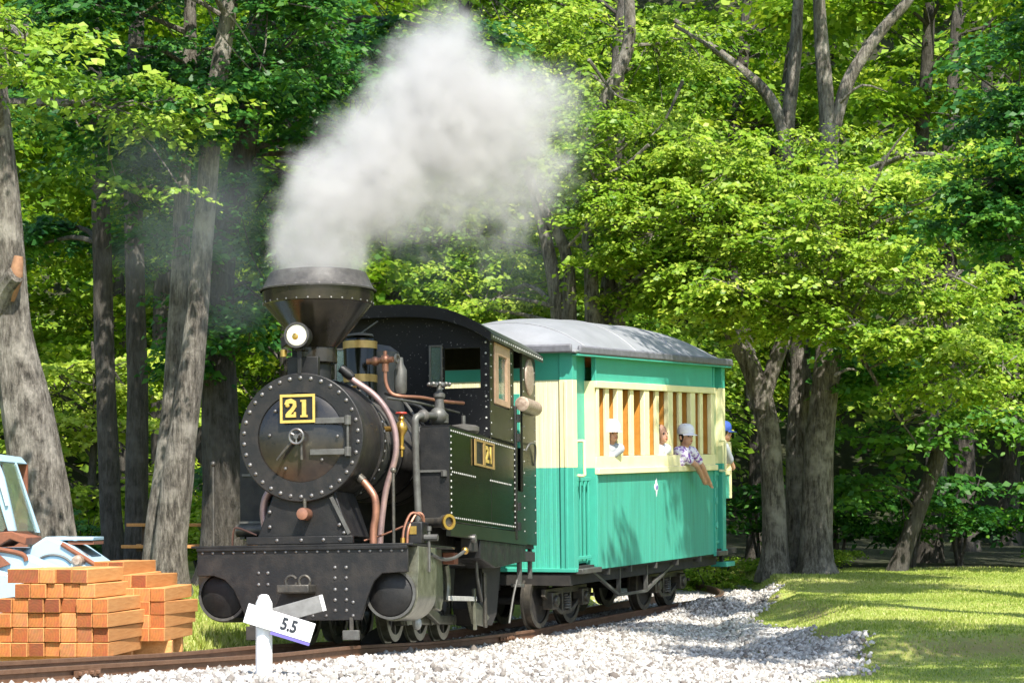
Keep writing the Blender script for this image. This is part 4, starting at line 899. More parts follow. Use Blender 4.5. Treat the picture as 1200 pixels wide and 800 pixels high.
for r_ in range(6):
    xr = -3.147 - (0 if r_ < 4 else (.105 if r_ == 4 else .165))
    nb = 7 if r_ < 4 else (5 if r_ == 4 else 3)
    for c_ in range(nb):
        put_beam(bmA, xr - BW_*(c_+.5), 20.0 + random.uniform(-.05,.03), -.024 + r_*BH_, YAW, 'orange sawn beam, %s in the %s row of the front timber stack' % (ORD[c_], ROWS[r_]), 'sawn beams of the front stack')
    if r_ == 5: put_beam(bmW, xr - BW_*4.0 , 19.99, -.024 + r_*BH_, YAW, 'wide orange sawn beam at the left end of the front stack top row', 'sawn beams of the front stack')
for r_ in range(6):
    dx = (0, 0, 0, .0, -.17, -.36)[r_]
    for c_ in range(3 if r_ < 4 else 2):
        put_beam(bmA, -2.86 + dx - BW_*(c_+.5), 21.1 + random.uniform(-.03,.03) + (.12 if r_ > 3 else 0), .045 + r_*.109, YAW, 'orange sawn beam, %s in the %s row of the rear timber stack' % (ORD[c_], ROWS[r_]), 'sawn beams of the rear stack')
for i_, (x, y, z0) in enumerate(((-3.6, 20.1, -.15), (-3.6, 20.9, -.15), (-3.05, 21.3, -.085), (-3.05, 21.95, -.085))):
    w = 1.0 if i_ < 2 else .45
    o = MB().box(-w/2, w/2, -.05, .05, 0, .124 if i_ < 2 else .128).build('timber_skid', MT['beam'], None, .004); o.location = (x, y, z0)
    tag(o, ['front bearer under the front timber stack','rear bearer under the front timber stack','front bearer under the rear timber stack','rear bearer under the rear timber stack'][i_], 'bearer', 'bearers under the timber stacks')
# ------------------------------------------------------------------ faded blue vehicle behind the timber
VY = 23.0; vh = tag(empty('old_vehicle', (-4.6, VY, .0)), 'old faded pale blue vehicle with rusty cowl behind the timber stacks', 'vehicle')
def vX(px): return (px - 600) / 3000 * VY + 4.6
def vZ(py): return 1.036 + (610 - py) * VY / 3000
def vp(pts): return [(vX(a_), vZ(b_)) for a_, b_ in pts]
hood = MB().prism(vp([(20,648),(34,640),(52,628),(80,640),(150,688),(150,740),(20,740)]), 'y', .1, 1.1).build('bonnet', MT['paleblue'], vh, .02)
MB().prism(vp([(-30,655),(0,642),(25,646),(60,660),(95,676),(112,692),(112,740),(-30,740)]), 'y', -.35, .097).build('front_wing', MT['paleblue'], vh, .02)
MB().prism(vp([(-30,668),(0,664),(30,672),(55,690),(55,740),(-30,740)]), 'y', -.65, -.353).build('mudguard', MT['paleblue'], vh, .02)
MB().prism(vp([(-8,650),(8,648),(22,660),(10,664),(-8,662)]), 'y', -.40, -.352).build('rusty_patch', MT['rust'], vh, .004, 'rusty brown panel below the cowl')
for (cx, cy_, r_, a0, a1, y) in ((60,668,24,2.7,.5,.09),(115,690,16,2.8,.3,.09),(20,690,26,2.4,.6,-.36)):
    MB().tube([(vX(cx + r_*math.cos(q)), y, vZ(cy_ - r_*.75*math.sin(q))) for q in np.linspace(a0, a1, 16)], .012, 6, 1).build('arch_trim', MT['steel'], vh)
MB().tube([(vX(70),.09,vZ(637)),(vX(110),.09,vZ(662)),(vX(146),.09,vZ(686))], .022, 8).build('maroon_stripe', MT['rust'], vh)
MB().tube([(vX(4),-.36,vZ(642)),(vX(34),-.36,vZ(648)),(vX(40),-.36,vZ(656))], .022, 8).build('wing_hose', MT['rust'], vh)
MB().box(vX(46),vX(103),.3,.9,vZ(633),vZ(629)).build('top_board', MT['paleblue'], vh, .004); MB().box(vX(72),vX(103),.32,.88,vZ(638),vZ(634)).build('board_underside', MT['rust'], vh)
MB().lathe([(.03,-.05),(.05,-.03),(.055,.06)], (vX(91),-.02,vZ(657)), (0,1,0), 16).build('marker_lamp', MT['plate'], vh)
MB().prism(vp([(-30,626),(20,622),(37,629),(36,638),(18,631),(4,640),(-30,642)]), 'y', -.25, .5).build('rusty_cowl', MT['rust'], vh, .008)
MB().prism(vp([(-60,540),(2,538),(10,560),(24,622),(14,622),(0,575),(-60,575)]), 'y', -.20, -.14).build('door_pillar', MT['paleblue'], vh, .008)
MB().prism(vp([(-60,622),(-60,576),(-1,576),(12,618),(8,622)]), 'y', -.18, -.165).build('side_glass', MT['glass'], vh)
MB().prism(vp([(6,541),(9,541),(37,624),(31,624)]), 'y', .40, .44).build('screen_frame', MT['paleblue'], vh, .004)
V = [(vX(5),-.14,vZ(542)),(vX(24),-.14,vZ(622)),(vX(33),.40,vZ(622)),(vX(8),.40,vZ(543))]
MB().add(V + [(x+.01,y+.01,z) for x,y,z in V], [(0,1,2,3),(7,6,5,4),(0,4,5,1),(1,5,6,2),(2,6,7,3),(3,7,4,0)]).build('windscreen', MT['glass'], vh)
MB().bar((vX(5),-.22,vZ(560)),(vX(14),-.22,vZ(592)),.02,.02).build('wiper', MT['white'], vh)
MB().prism(vp([(-60,532),(0,532),(8,541),(-60,541)]), 'y', -.22, 1.0).build('cab_roof', MT['paleblue'], vh, .01)
MB().box(vX(-60),vX(8),.98,1.02,vZ(735),vZ(541)).build('cab_back', MT['rust'], vh)
MB().box(vX(-60),vX(20),-.1,1.0,vZ(720),vZ(642)).build('cab_lower', MT['paleblue'], vh, .01)
for x, y in ((.1,-.55),(1.0,.15),(.1,1.0),(1.0,1.0)):
    w = empty('wheel', (x, y, .26)); w.parent = vh
    MB().lathe([(.16,-.07),(.25,-.08),(.27,-.05),(.27,.05),(.25,.08),(.16,.07)], (0,0,0), (0,1,0), 28).build('tyre', MT['rubber'], w); MB().lathe([(.16,-.06),(.05,-.03)], (0,0,0), (0,1,0), 20).build('rim', MT['rust'], w)
# ------------------------------------------------------------------ picnic table under the trees
tb = tag(empty('picnic_table', (-3.95, 31.5, float(ground_z(np.array([-3.95]), np.array([31.5]))[0]))), 'weathered wooden picnic table behind the left tree trunks', 'table')
for k in range(4): MB().box(-.75,.75,-.30+k*.15,-.16+k*.15,.66,.70).build('plank', MT['beam'], tb, .004)
for x in (-.55,.55):
    for s in (-1,1): MB().bar((x, s*.28, 0),(x, s*.12,.66),.08,.06,(1,0,0)).build('leg', MT['sleeper'], tb)
    MB().box(x-.03,x+.03,-.65,.65,.36,.40).build('seat_bearer', MT['sleeper'], tb)
for s in (-1,1): MB().box(-.75,.75,s*.62-.11,s*.62+.11,.40,.44).build('seat', MT['beam'], tb, .004)
# ------------------------------------------------------------------ people in the coach
bpy.context.view_layer.update()
def flesh(mb, voxel, mat, name, parent, smooth=4):
    me = mb.mesh(name); o = bpy.data.objects.new(name, me); COL.objects.link(o)
    r_ = o.modifiers.new('remesh', 'REMESH'); r_.mode = 'VOXEL'; r_.voxel_size = voxel; r_.use_smooth_shade = True
    s_ = o.modifiers.new('smooth', 'SMOOTH'); s_.iterations = smooth; s_.factor = .5
    bpy.context.view_layer.update()
    nm = bpy.data.meshes.new_from_object(o.evaluated_get(bpy.context.evaluated_depsgraph_get())); bpy.data.objects.remove(o)
    nm.materials.clear(); nm.materials.append(mat); nm.polygons.foreach_set('use_smooth', [True]*len(nm.polygons))
    q = link(name, nm, parent); return q
def limb(mb, pts, rs):
    for i in range(len(pts)-1): mb.cyl(pts[i], pts[i+1], rs[i], rs[i+1], n=12)
    for p, r_ in zip(pts, rs): mb.ball(p, r_, 12)
def hand(mb, w, d, sd):
    w, d, sd = Vector(w), Vector(d).normalized(), Vector(sd).normalized(); nn = d.cross(sd)
    mb.ball(w + d*.035, .028, 10, (1,1,1)); mb.bar(w, w + d*.07, .052, .022, nn)
    for k, ln in enumerate((.042,.052,.048,.036)):
        b0 = w + d*.066 + sd*(-.021 + .014*k); b1 = b0 + d*ln*.55 + nn*.004; b2 = b1 + d*ln*.45 + nn*.016
        mb.cyl(b0, b1, .0075, .007, n=8); mb.cyl(b1, b2, .007, .0055, n=8); mb.ball(b2, .0055, 6)
    t0 = w + d*.02 - sd*.026; t1 = t0 + d*.028 - sd*.022; mb.cyl(t0, t1, .010, .008, n=8); mb.cyl(t1, t1 + d*.022 - sd*.004, .008, .006, n=8)
def person(loc, head, face, cap, shirt, hands, stand, label, group=None, base_z=1.14):
    """loc: coach-local point under the hips; head: centre of head relative to it (z from the coach floor datum); face: direction in plan"""
    root = empty('person'); M_ = coach.matrix_world @ Matrix.Translation(Vector(loc)); root.location = M_.translation; root.rotation_euler = M_.to_euler()
    tag(root, label, 'person', group or 'passengers in the coach')
    h = Vector(head); f = Vector((face[0], face[1], 0)).normalized(); r_ = Vector((f.y, -f.x, 0)); up = Vector((0,0,1))
    body = MB(); hip = Vector((0,0,.40 if not stand else .78)); neck = h - f*.015 - up*.12
    chest = neck + (hip - neck)*.36
    limb(body, [hip, (hip+chest)/2, chest, neck - up*.03], [.115,.105,.115,.05]); 
    for s in (1,-1):
        sh = neck - up*.055 + r_*s*.125
        body.cyl(neck - up*.03, sh, .045, .048, n=10); body.ball(sh, .052)
        hd = hands[0 if s > 0 else 1]; el = Vector(hd[0]); wr = Vector(hd[1]); limb(body, [sh, el, wr], [.046,.036,.025]); hand(body, wr, wr - el, r_*s)
        if stand: limb(body, [hip + r_*s*.08, Vector((0,0,.40)) + r_*s*.09 + f*.02, Vector((0,0,.07)) + r_*s*.09], [.085,.06,.042]); limb(body, [Vector((0,0,.04)) + r_*s*.09, Vector((0,0,.03)) + r_*s*.09 + f*.14], [.042,.032])
        else: limb(body, [hip + r_*s*.07, Vector((0,0,.06)) + r_*s*.09 + f*.06, Vector((0,0,.05)) + r_*s*.09 - f*.24, Vector((0,0,.04)) + r_*s*.09 - f*.33], [.085,.06,.042,.035])
    body.cyl(neck - up*.05, h - up*.05, .046, .05, n=12)
    # head with nose, brow, ears, chin
    body.ball(h + up*.015, .095, 16, (.86,.86,1.08)); body.ball(h + f*.035 - up*.045, .062, 12, (1,1,1.0)); body.ball(h + f*.098 - up*.015, .016, 8); body.ball(h + f*.088 + up*.01, .014, 8); body.ball(h + f*.075 - up*.078, .022, 8)
    for s in (1,-1): body.ball(h + r_*s*.084 - f*.01 - up*.01, .022, 8, (.8,.8,1.3))
    flesh(body, .0085, MT['skin'], 'body', root, 3)
    for s in (1,-1):
        MB().ball(h + f*.078 + r_*s*.032 + up*.008, .011, 8).build('eye', MT['ink'], root)
    MB().ball(h + f*.091 - up*.052, .014, 8, (1.3,1.3,.4)).build('mouth', MT['red'], root)
    # shirt and trousers: slightly larger shells
    c_ = MB(); limb(c_, [hip + up*.02, (hip+chest)/2, chest, neck - up*.06], [.128,.119,.129,.075])
    for s in (1,-1):
        sh = neck - up*.055 + r_*s*.125; el = Vector(hands[0 if s > 0 else 1][0]); c_.cyl(neck - up*.04, sh, .06, .062, n=10); limb(c_, [sh, sh + (el - sh)*.62], [.063,.056])
    flesh(c_, .012, shirt, 'shirt', root, 2)
    tr = MB()
    for s in (1,-1):
        if stand: limb(tr, [hip + r_*s*.075, Vector((0,0,.40)) + r_*s*.09 + f*.02, Vector((0,0,.10)) + r_*s*.09], [.10,.075,.06])
        else: limb(tr, [hip + r_*s*.07, Vector((0,0,.07)) + r_*s*.09 + f*.06], [.10,.075])
    tr.ball(hip, .13); flesh(tr, .014, MT['trousers'], 'trousers', root, 2)
    hr = MB(); hr.ball(h + up*.018 - f*.012, .101, 16, (.88,.88,1.02)); ho = flesh(hr, .012, MT['hair'], 'hair', root, 1)
    # keep the hair off the face
    import bmesh
    bm = bmesh.new(); bm.from_mesh(ho.data); bmesh.ops.delete(bm, geom=[v for v in bm.verts if (v.co - h).dot(f) > .045 and v.co.z < h.z + .045], context='VERTS'); bm.to_mesh(ho.data); bm.free()
    if cap:
        cm = MB(); cm.lathe([(.1,.0),(.108,.03),(.104,.07),(.085,.105),(.05,.125),(.012,.13)], h + up*.03, (0,0,1), 24); co = cm.build('cap', cap, root)
        bi = MB(); P = []
        for q in np.linspace(-1.15, 1.15, 11): P.append(h + up*.034 + f*.10*math.cos(q) + r_*.10*math.sin(q))
        Q = [h + up*(.018) + f*(.10*math.cos(q) + .075*math.cos(q*1.25)) + r_*.105*math.sin(q) for q in np.linspace(-1.15, 1.15, 11)]
        n_ = 11; bi.add(P + Q + [p - up*.006 for p in P + Q], [(i, i+1, n_+i+1, n_+i) for i in range(10)] + [(2*n_+n_+i, 2*n_+n_+i+1, 2*n_+i+1, 2*n_+i) for i in range(10)] + [(n_+i, n_+i+1, 3*n_+i+1, 3*n_+i) for i in range(10)])
        bi.build('cap_brim', cap, root)
    return root
# coach-local kneeling points on the bench (z = seat top)
person((.62,1.16,1.135), (.30,.05,.985), (.7,-.45), MT['whitecloth'], MT['greycloth'], [((.22,.20,.62),(.28,.05,.66)), ((.20,-.15,.62),(.27,.0,.64))], False, 'passenger in white cap behind the first windows of the coach')
person((.60,2.84,1.135), (.31,.04,.975), (.8,-.3), None, MT['whitecloth'], [((.20,.22,.62),(.27,.08,.66)), ((.18,-.15,.62),(.26,.02,.64))], False, 'bareheaded passenger looking out of the middle window of the coach')
person((.70,3.42,1.135), (.30,.10,.945), (.8,-.35), MT['whitecloth'], MT['purplecloth'], [((.40,.20,.60),(.40,.45,.42)), ((.42,.36,.58),(.44,.55,.40))], False, 'passenger in white cap and purple patterned shirt leaning out, arms hanging')
person((.66,5.47,.668), (.16,.03,1.46), (.85,.5), MT['bluecloth'], MT['greycloth'], [((.24,.16,1.02),(.20,.02,1.30)), ((.1,-.28,1.05),(.18,-.1,1.05))], True, 'person in dark blue cap standing on the rear platform of the coach')
# ------------------------------------------------------------------ trees and shrubs
def P(px, py, Y): return np.array([(px - 600) / 3000 * Y, Y, 1.036 + (610 - py) / 3000 * Y])
def sprays(C, R, twigs, per, leaf, rng, droop=.25, tint0=None):
    """leaf sprays: flat fans of twigs carrying alternate leaves"""
    n = len(C); C = np.asarray(C); R = np.asarray(R)
    az = rng.uniform(0, 2*PI, (n, twigs, 1)); el = rng.normal(.05, .20, (n, twigs, 1)) - droop * .3
    d = np.concatenate([np.cos(az)*np.cos(el), np.sin(az)*np.cos(el), np.sin(el)], -1)            # n,t,3
    tt = (np.arange(per) + .6) / per; tt = tt[None, None, :] * rng.uniform(.65, 1.15, (n, twigs, 1))
    pos = C[:, None, None, :] + d[:, :, None, :] * (tt * R[:, None, None])[..., None]
    pos[..., 2] -= droop * (tt ** 2) * R[:, None, None]
    pos += rng.normal(0, .045, pos.shape) * R[:, None, None, None]
    pos = pos.reshape(-1, 3); N = len(pos)
    side = np.tile(np.array([1., -1.])[np.arange(per) % 2], n * twigs)
    D = np.repeat(d.reshape(-1, 3), per, axis=0); up = np.array([0, 0, 1.])
    lat = np.cross(D, up); lat /= np.linalg.norm(lat, axis=1)[:, None] + 1e-6
    a_ = rng.uniform(.4, 1.3, N)[:, None] * side[:, None]
    ld = D * np.cos(a_) + lat * np.sin(a_); ld[:, 2] -= rng.uniform(.05, .55, N); ld /= np.linalg.norm(ld, axis=1)[:, None]
    nr = up + np.array([.22,-.75,0]) + rng.normal(0, .45, (N, 3)); w = np.cross(ld, nr); w /= np.linalg.norm(w, axis=1)[:, None] + 1e-6
    nn = np.cross(w, ld); ln = leaf * (rng.uniform(.6, 1.35, N) * np.repeat(rng.uniform(.75, 1.3, n), twigs*per))[:, None]
    V = np.stack([pos, pos + ld*ln*.48 + w*ln*.33 + nn*ln*.08, pos + ld*ln - nn*ln*.06, pos + ld*ln*.48 - w*ln*.33 + nn*ln*.08], 1).reshape(-1, 3)
    F = np.arange(4*N).reshape(-1, 4)
    base = rng.normal(.5, .16, n) if tint0 is None else tint0 + rng.normal(0, .10, n)
    tint = np.clip(np.repeat(base, twigs*per) + rng.normal(0, .17, N), 0, 1)
    return V, F, np.repeat(tint, 4)
def in_ellipsoid(c, r, n, rng, shell=.35):
    k = max(3, n // 5); v = rng.normal(0, 1, (k, 3)); v /= np.linalg.norm(v, axis=1)[:, None]; q = rng.uniform(shell, 1, k) ** .7
    C = np.asarray(c) + v * q[:, None] * np.asarray(r); i = rng.integers(0, k, n)
    return C[i] + rng.normal(0, 1, (n, 3)) * np.array([.34, .34, .085])
def build_tree(name, stems, crowns, leafmat, barkmat, seed, sr=.55, twigs=9, per=9, leaf=.085, droop=.25, tint=None, limbk=14, limbs=True, wob=.02):
    rng = np.random.default_rng(seed); base = np.array(stems[0][0][0], float); root = empty(name, tuple(base))
    SP = []
    for pts, rs in stems:
        pts = np.array(pts, float); mb = MB(); q = [tuple(p - base) for p in pts]
        mb.tube(q, rs, 14, 6)
        # root flare and bark unevenness
        vs = []
        for (x, y, z) in mb.v:
            k = 1 + wob * (math.sin(x*19 + z*2.3) + math.sin(y*23 - z*3.1) + math.sin(z*5 + x*7)); cx = np.interp(z, [p[2] for p in q] if q[0][2] <= q[-1][2] else [p[2] for p in q[::-1]], [p[0] for p in q] if q[0][2] <= q[-1][2] else [p[0] for p in q[::-1]]); cy2 = np.interp(z, [p[2] for p in q] if q[0][2] <= q[-1][2] else [p[2] for p in q[::-1]], [p[1] for p in q] if q[0][2] <= q[-1][2] else [p[1] for p in q[::-1]])
            fl = 1 + .30 * math.exp(-max(z, 0) / .22) * (1 + .5 * math.sin(5 * math.atan2(y - cy2, x - cx))) if pts[0][2] < 1.2 else 1
            vs.append((cx + (x - cx)*k*fl, cy2 + (y - cy2)*k*fl, z - (.08 if z < .02 else 0)))
        mb.v = vs
        mb.build('trunk', barkmat, root)
        for i in range(len(pts) - 1):
            for q_ in np.linspace(0, 1, 5): SP.append(np.append(pts[i]*(1-q_) + pts[i+1]*q_, rs[i]*(1-q_) + rs[i+1]*q_))
    SP = np.array(SP); VV, FF, TT = [], [], []; off = 0; bm_ = MB()
    for c, r, n in crowns:
        n = max(4, int(n * .8)); C = in_ellipsoid(c, r, n, rng); R_ = sr * rng.uniform(.65, 1.3, n)
        V, F, T = sprays(C, R_, twigs, per, leaf, rng, droop, tint)
        VV.append(V); FF.append(F + off); TT.append(T); off += len(V)
        if limbs:
            nl = max(2, n // limbk); E = C[rng.choice(n, nl, replace=False)]; E = np.asarray(c) + (E - np.asarray(c)) * .72
            for e_ in E:
                dd = np.linalg.norm(SP[:, :3] - e_, axis=1) + np.where(SP[:, 2] > e_[2] - .1, 3.0, 0); s_ = SP[np.argmin(dd)]
                L_ = np.linalg.norm(e_ - s_[:3]); mid = (s_[:3] + e_) / 2 + rng.normal(0, .09, 3) * L_ + np.array([0, 0, .10 * L_])
                r0 = min(s_[3] * .65, .018 + .016 * L_); bm_.tube([tuple(s_[:3] - base), tuple(mid - base), tuple(e_ - base)], [r0, r0*.65, r0*.28], 6, 3)
            k = np.argmin(np.linalg.norm(C[:, None] - E[None], axis=2), axis=1)
            for i in range(n):
                if i % 2 == 0:
                    a_, b_ = E[k[i]], C[i]; mid = (a_ + b_) / 2 + rng.normal(0, .06, 3)
                    bm_.tube([tuple(a_ - base), tuple(mid - base), tuple(b_ - base)], [.013, .010, .005], 4, 2)
    if limbs and bm_.v: bm_.build('branches', barkmat, root)['kind'] = 'stuff'
    if VV:
        me = npmesh('crown', np.concatenate(VV) - base, np.concatenate(FF), leafmat); attr(me, 'tint', np.concatenate(TT)); link('crown', me, root)['kind'] = 'stuff'
    return root
def gz(x, y): return float(ground_z(np.array([x]), np.array([y]))[0])
def stem(Y, pts, base=True):
    out = []
    for i, (px, py, *dy) in enumerate(pts): out.append(tuple(P(px, py, Y + (dy[0] if dy else 0))))
    if base:
        x, y, z = out[0]; out[0] = (x, y, gz(x, y) - .05)
    return out
# --- left group
t1 = build_tree('leaning_tree', [(stem(26, [(62,660),(50,600),(32,480),(14,380),(6,250),(-6,120),(-20,-60),(-30,-260)]), [0.368,0.308,0.267,0.193,0.166,0.147,0.129,0.074])],
    [(P(20,-130,24.5), (2.0,1.6,1.2), 80), (P(-150,60,25), (1.3,1.3,1.6), 60), (P(25,45,22.5), (.55,.5,.36), 16), (P(110,140,27.5), (1.2,.9,.8), 34)], MT['leafC'], MT['bark'], 11, .5, 9, 9, .09)
tag(t1, 'thick leaning grey trunk at the left edge with a broken limb stub', 'tree')
sc_ = MB(); bp_ = np.array(t1.location); a0, a1 = P(14,352,25.82) - bp_, P(22,300,25.7) - bp_
sc_.tube([tuple(a0), tuple((a0+a1)/2 + np.array([.01,-.04,0])), tuple(a1)], [.03,.075,.045], 12, 4); sc_.build('broken_limb', MT['cutwood'], t1)
so_ = MB(); so_.tube([tuple(P(-2,360,25.9) - bp_), tuple(P(8,335,25.75) - bp_), tuple(P(18,322,25.65) - bp_)], [.12,.10,.09], 10, 3); so_.build('limb_stub', MT['bark'], t1)
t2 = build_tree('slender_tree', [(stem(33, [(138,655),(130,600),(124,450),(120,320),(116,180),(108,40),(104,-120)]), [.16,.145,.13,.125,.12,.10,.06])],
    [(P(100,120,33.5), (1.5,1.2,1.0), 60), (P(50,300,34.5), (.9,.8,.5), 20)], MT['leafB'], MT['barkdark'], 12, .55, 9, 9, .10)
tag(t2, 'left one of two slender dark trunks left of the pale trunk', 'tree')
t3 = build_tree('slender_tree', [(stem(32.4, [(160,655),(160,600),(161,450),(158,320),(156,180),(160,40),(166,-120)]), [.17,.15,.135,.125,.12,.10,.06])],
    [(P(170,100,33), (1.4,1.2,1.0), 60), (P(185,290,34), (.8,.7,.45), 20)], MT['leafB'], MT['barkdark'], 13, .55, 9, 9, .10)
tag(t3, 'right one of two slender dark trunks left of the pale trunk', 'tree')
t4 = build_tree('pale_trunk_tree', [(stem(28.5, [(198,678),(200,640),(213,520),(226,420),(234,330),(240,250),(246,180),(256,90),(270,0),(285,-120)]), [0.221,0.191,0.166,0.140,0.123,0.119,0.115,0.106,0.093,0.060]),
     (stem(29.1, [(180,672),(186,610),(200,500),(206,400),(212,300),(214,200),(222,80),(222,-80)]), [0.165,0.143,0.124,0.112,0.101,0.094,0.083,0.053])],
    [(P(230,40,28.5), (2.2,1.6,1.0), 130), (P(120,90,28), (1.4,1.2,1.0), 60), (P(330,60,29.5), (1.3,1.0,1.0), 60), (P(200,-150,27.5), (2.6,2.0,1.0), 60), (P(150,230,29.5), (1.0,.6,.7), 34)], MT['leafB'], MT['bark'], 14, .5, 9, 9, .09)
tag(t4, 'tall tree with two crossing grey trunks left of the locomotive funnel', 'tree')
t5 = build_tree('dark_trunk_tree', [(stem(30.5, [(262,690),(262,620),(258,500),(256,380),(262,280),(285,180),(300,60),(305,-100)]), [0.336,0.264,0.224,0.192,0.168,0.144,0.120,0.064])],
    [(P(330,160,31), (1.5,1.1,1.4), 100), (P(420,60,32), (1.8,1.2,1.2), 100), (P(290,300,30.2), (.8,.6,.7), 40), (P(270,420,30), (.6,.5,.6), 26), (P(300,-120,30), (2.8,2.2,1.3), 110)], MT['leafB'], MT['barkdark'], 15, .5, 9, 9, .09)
tag(t5, 'dark shaded trunk standing just behind the front of the locomotive', 'tree')
# --- middle clump behind the coach
t7 = build_tree('many_stemmed_tree', [
    (stem(37.5, [(672,670),(665,520),(656,380),(644,300),(630,240),(612,180)]), [.20,.16,.12,.10,.08,.05]),
    (stem(37.4, [(682,670),(676,520),(668,380),(664,300),(640,250),(625,225)]), [.18,.14,.11,.09,.07,.04]),
    (stem(37.3, [(694,670),(694,520),(694,370),(692,310),(690,270),(712,200),(722,180)]), [.17,.14,.11,.10,.085,.06,.04]),
    (stem(37.6, [(706,670),(712,520),(726,370),(738,330),(770,290),(798,272)]), [.16,.13,.10,.085,.07,.045]),
    (stem(37.8, [(698,670),(706,420),(716,300),(704,200),(690,160),(722,90),(738,40),(734,-60)]), [.18,.15,.12,.11,.10,.10,.09,.06])],
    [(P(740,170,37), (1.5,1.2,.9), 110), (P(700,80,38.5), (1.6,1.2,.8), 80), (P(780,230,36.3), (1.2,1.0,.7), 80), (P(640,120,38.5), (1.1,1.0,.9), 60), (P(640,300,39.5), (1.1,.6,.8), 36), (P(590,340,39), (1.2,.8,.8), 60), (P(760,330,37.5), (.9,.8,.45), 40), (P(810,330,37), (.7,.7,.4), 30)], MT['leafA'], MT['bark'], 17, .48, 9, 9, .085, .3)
tag(t7, 'clump of many grey stems rising behind the coach roof', 'tree')
# --- right-hand tree on the lawn
t6 = build_tree('spreading_tree', [
    (stem(38.6, [(958,682),(957,650),(958,560),(964,480),(972,400),(974,300),(972,200),(968,120),(962,40),(955,-80)]), [0.296,0.252,0.229,0.215,0.200,0.155,0.133,0.118,0.107,0.067]),
    (stem(38.5, [(908,682),(908,640),(905,560),(898,490),(880,430),(858,392),(838,350)]), [0.238,0.193,0.172,0.168,0.152,0.115,0.066]),
    (stem(39.2, [(934,680),(934,600),(935,500),(938,420),(932,330),(922,240),(922,160),(932,60),(940,-80)]), [0.210,0.182,0.168,0.154,0.126,0.119,0.112,0.098,0.056]),
    (stem(38.4, [(892,480),(906,430),(918,395),(915,350)], False), [.11,.12,.11,.07]),
    (stem(38.6, [(975,170),(992,100),(1030,40),(1065,0),(1100,-50)], False), [0.090,0.098,0.090,0.075,0.045]),
    (stem(38.9, [(925,190),(905,120),(860,75),(790,24)], False), [.09,.09,.07,.04]),
    (stem(36.4, [(985,400),(1010,420),(1040,470),(1075,520)], False), [.04,.03,.022,.01])],
    [(P(830,250,36), (1.7,1.3,.75), 130), (P(880,190,36.5), (1.3,1.0,.4), 70), (P(950,270,35.3), (1.5,1.2,.85), 130), (P(890,350,35.5), (1.2,1.0,.55), 90), (P(970,370,35.5), (.9,.8,.4), 50), (P(1050,300,35.6), (1.3,1.2,.9), 100), (P(1110,390,35.3), (1.0,1.0,.7), 80), (P(1150,450,35.2), (.7,.8,.5), 44), (P(1080,200,36.5), (1.5,1.0,.8), 80), (P(1000,-130,36), (4.0,2.4,1.2), 170), (P(790,300,36.2), (.7,.7,.5), 40)],
    MT['leafA'], MT['bark'], 16, .46, 9, 9, .082, .3)
tag(t6, 'spreading tree with three pale trunks on the lawn right of the coach', 'tree')
def dead_wood(tree, Y, lines, mat):
    bp = np.array(tree.location)
    for pts in lines:
        q = [tuple(P(px, py, Y + random.uniform(-.3, .3)) - bp) for px, py in pts]; MB().tube(q, list(np.linspace(.028, .007, len(q))), 6, 3).build('bare_branch', mat, tree)
dead_wood(t6, 35.0, [[(1000,210),(1030,235),(1075,240),(1110,215)],[(1010,330),(1045,345),(1070,320)],[(940,330),(905,318),(880,330)],[(1060,370),(1090,395),(1130,440)],[(1020,225),(1042,180),(1065,150)],[(860,290),(835,310),(815,345)],[(985,120),(1010,100),(1040,108)],[(1085,330),(1110,322),(1150,340)],[(978,440),(995,432),(1008,436)]], MT['bark'])
dead_wood(t7, 36.2, [[(700,220),(690,180),(720,160)],[(665,290),(690,260),(715,215)],[(740,330),(770,305),(800,272),(806,268)],[(790,30),(840,60),(880,95)],[(760,170),(730,195),(700,205)],[(690,70),(720,110),(745,120)],[(800,95),(780,140),(762,160)]], MT['bark'])
# --- sapling and right-edge tree
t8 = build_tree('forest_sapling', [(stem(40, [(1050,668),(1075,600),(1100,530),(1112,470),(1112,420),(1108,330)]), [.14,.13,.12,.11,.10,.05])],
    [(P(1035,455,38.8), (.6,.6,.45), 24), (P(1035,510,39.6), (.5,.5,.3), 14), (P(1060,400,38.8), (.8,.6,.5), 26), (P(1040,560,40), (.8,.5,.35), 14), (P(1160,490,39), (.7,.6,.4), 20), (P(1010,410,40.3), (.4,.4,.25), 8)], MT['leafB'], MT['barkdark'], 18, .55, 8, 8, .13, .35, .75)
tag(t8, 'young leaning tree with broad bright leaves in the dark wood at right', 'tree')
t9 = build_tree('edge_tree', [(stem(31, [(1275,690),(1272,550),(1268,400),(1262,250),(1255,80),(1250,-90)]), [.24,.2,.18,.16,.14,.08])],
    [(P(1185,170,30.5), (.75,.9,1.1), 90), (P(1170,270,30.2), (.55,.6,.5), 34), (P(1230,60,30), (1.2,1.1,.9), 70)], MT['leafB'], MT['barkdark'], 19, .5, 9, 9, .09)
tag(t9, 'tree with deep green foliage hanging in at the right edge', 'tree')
t10 = build_tree('near_tree', [([(7.3,18.3,gz(7.3,18.3)),(7.2,18.3,3),(6.9,18.5,5.5),(6.4,18.8,8.5)], [.30,.22,.18,.08])],
    [((6.0,18.6,7.6), (1.9,2.3,1.5), 150), ((4.7,20.4,8.0), (1.1,1.3,.8), 90), ((6.6,20.6,6.3), (1.2,1.2,1.0), 60)], MT['leafC'], MT['bark'], 20, .5, 8, 8, .10)
tag(t10, 'tree standing right of the view whose shadow lies on the lawn', 'tree')
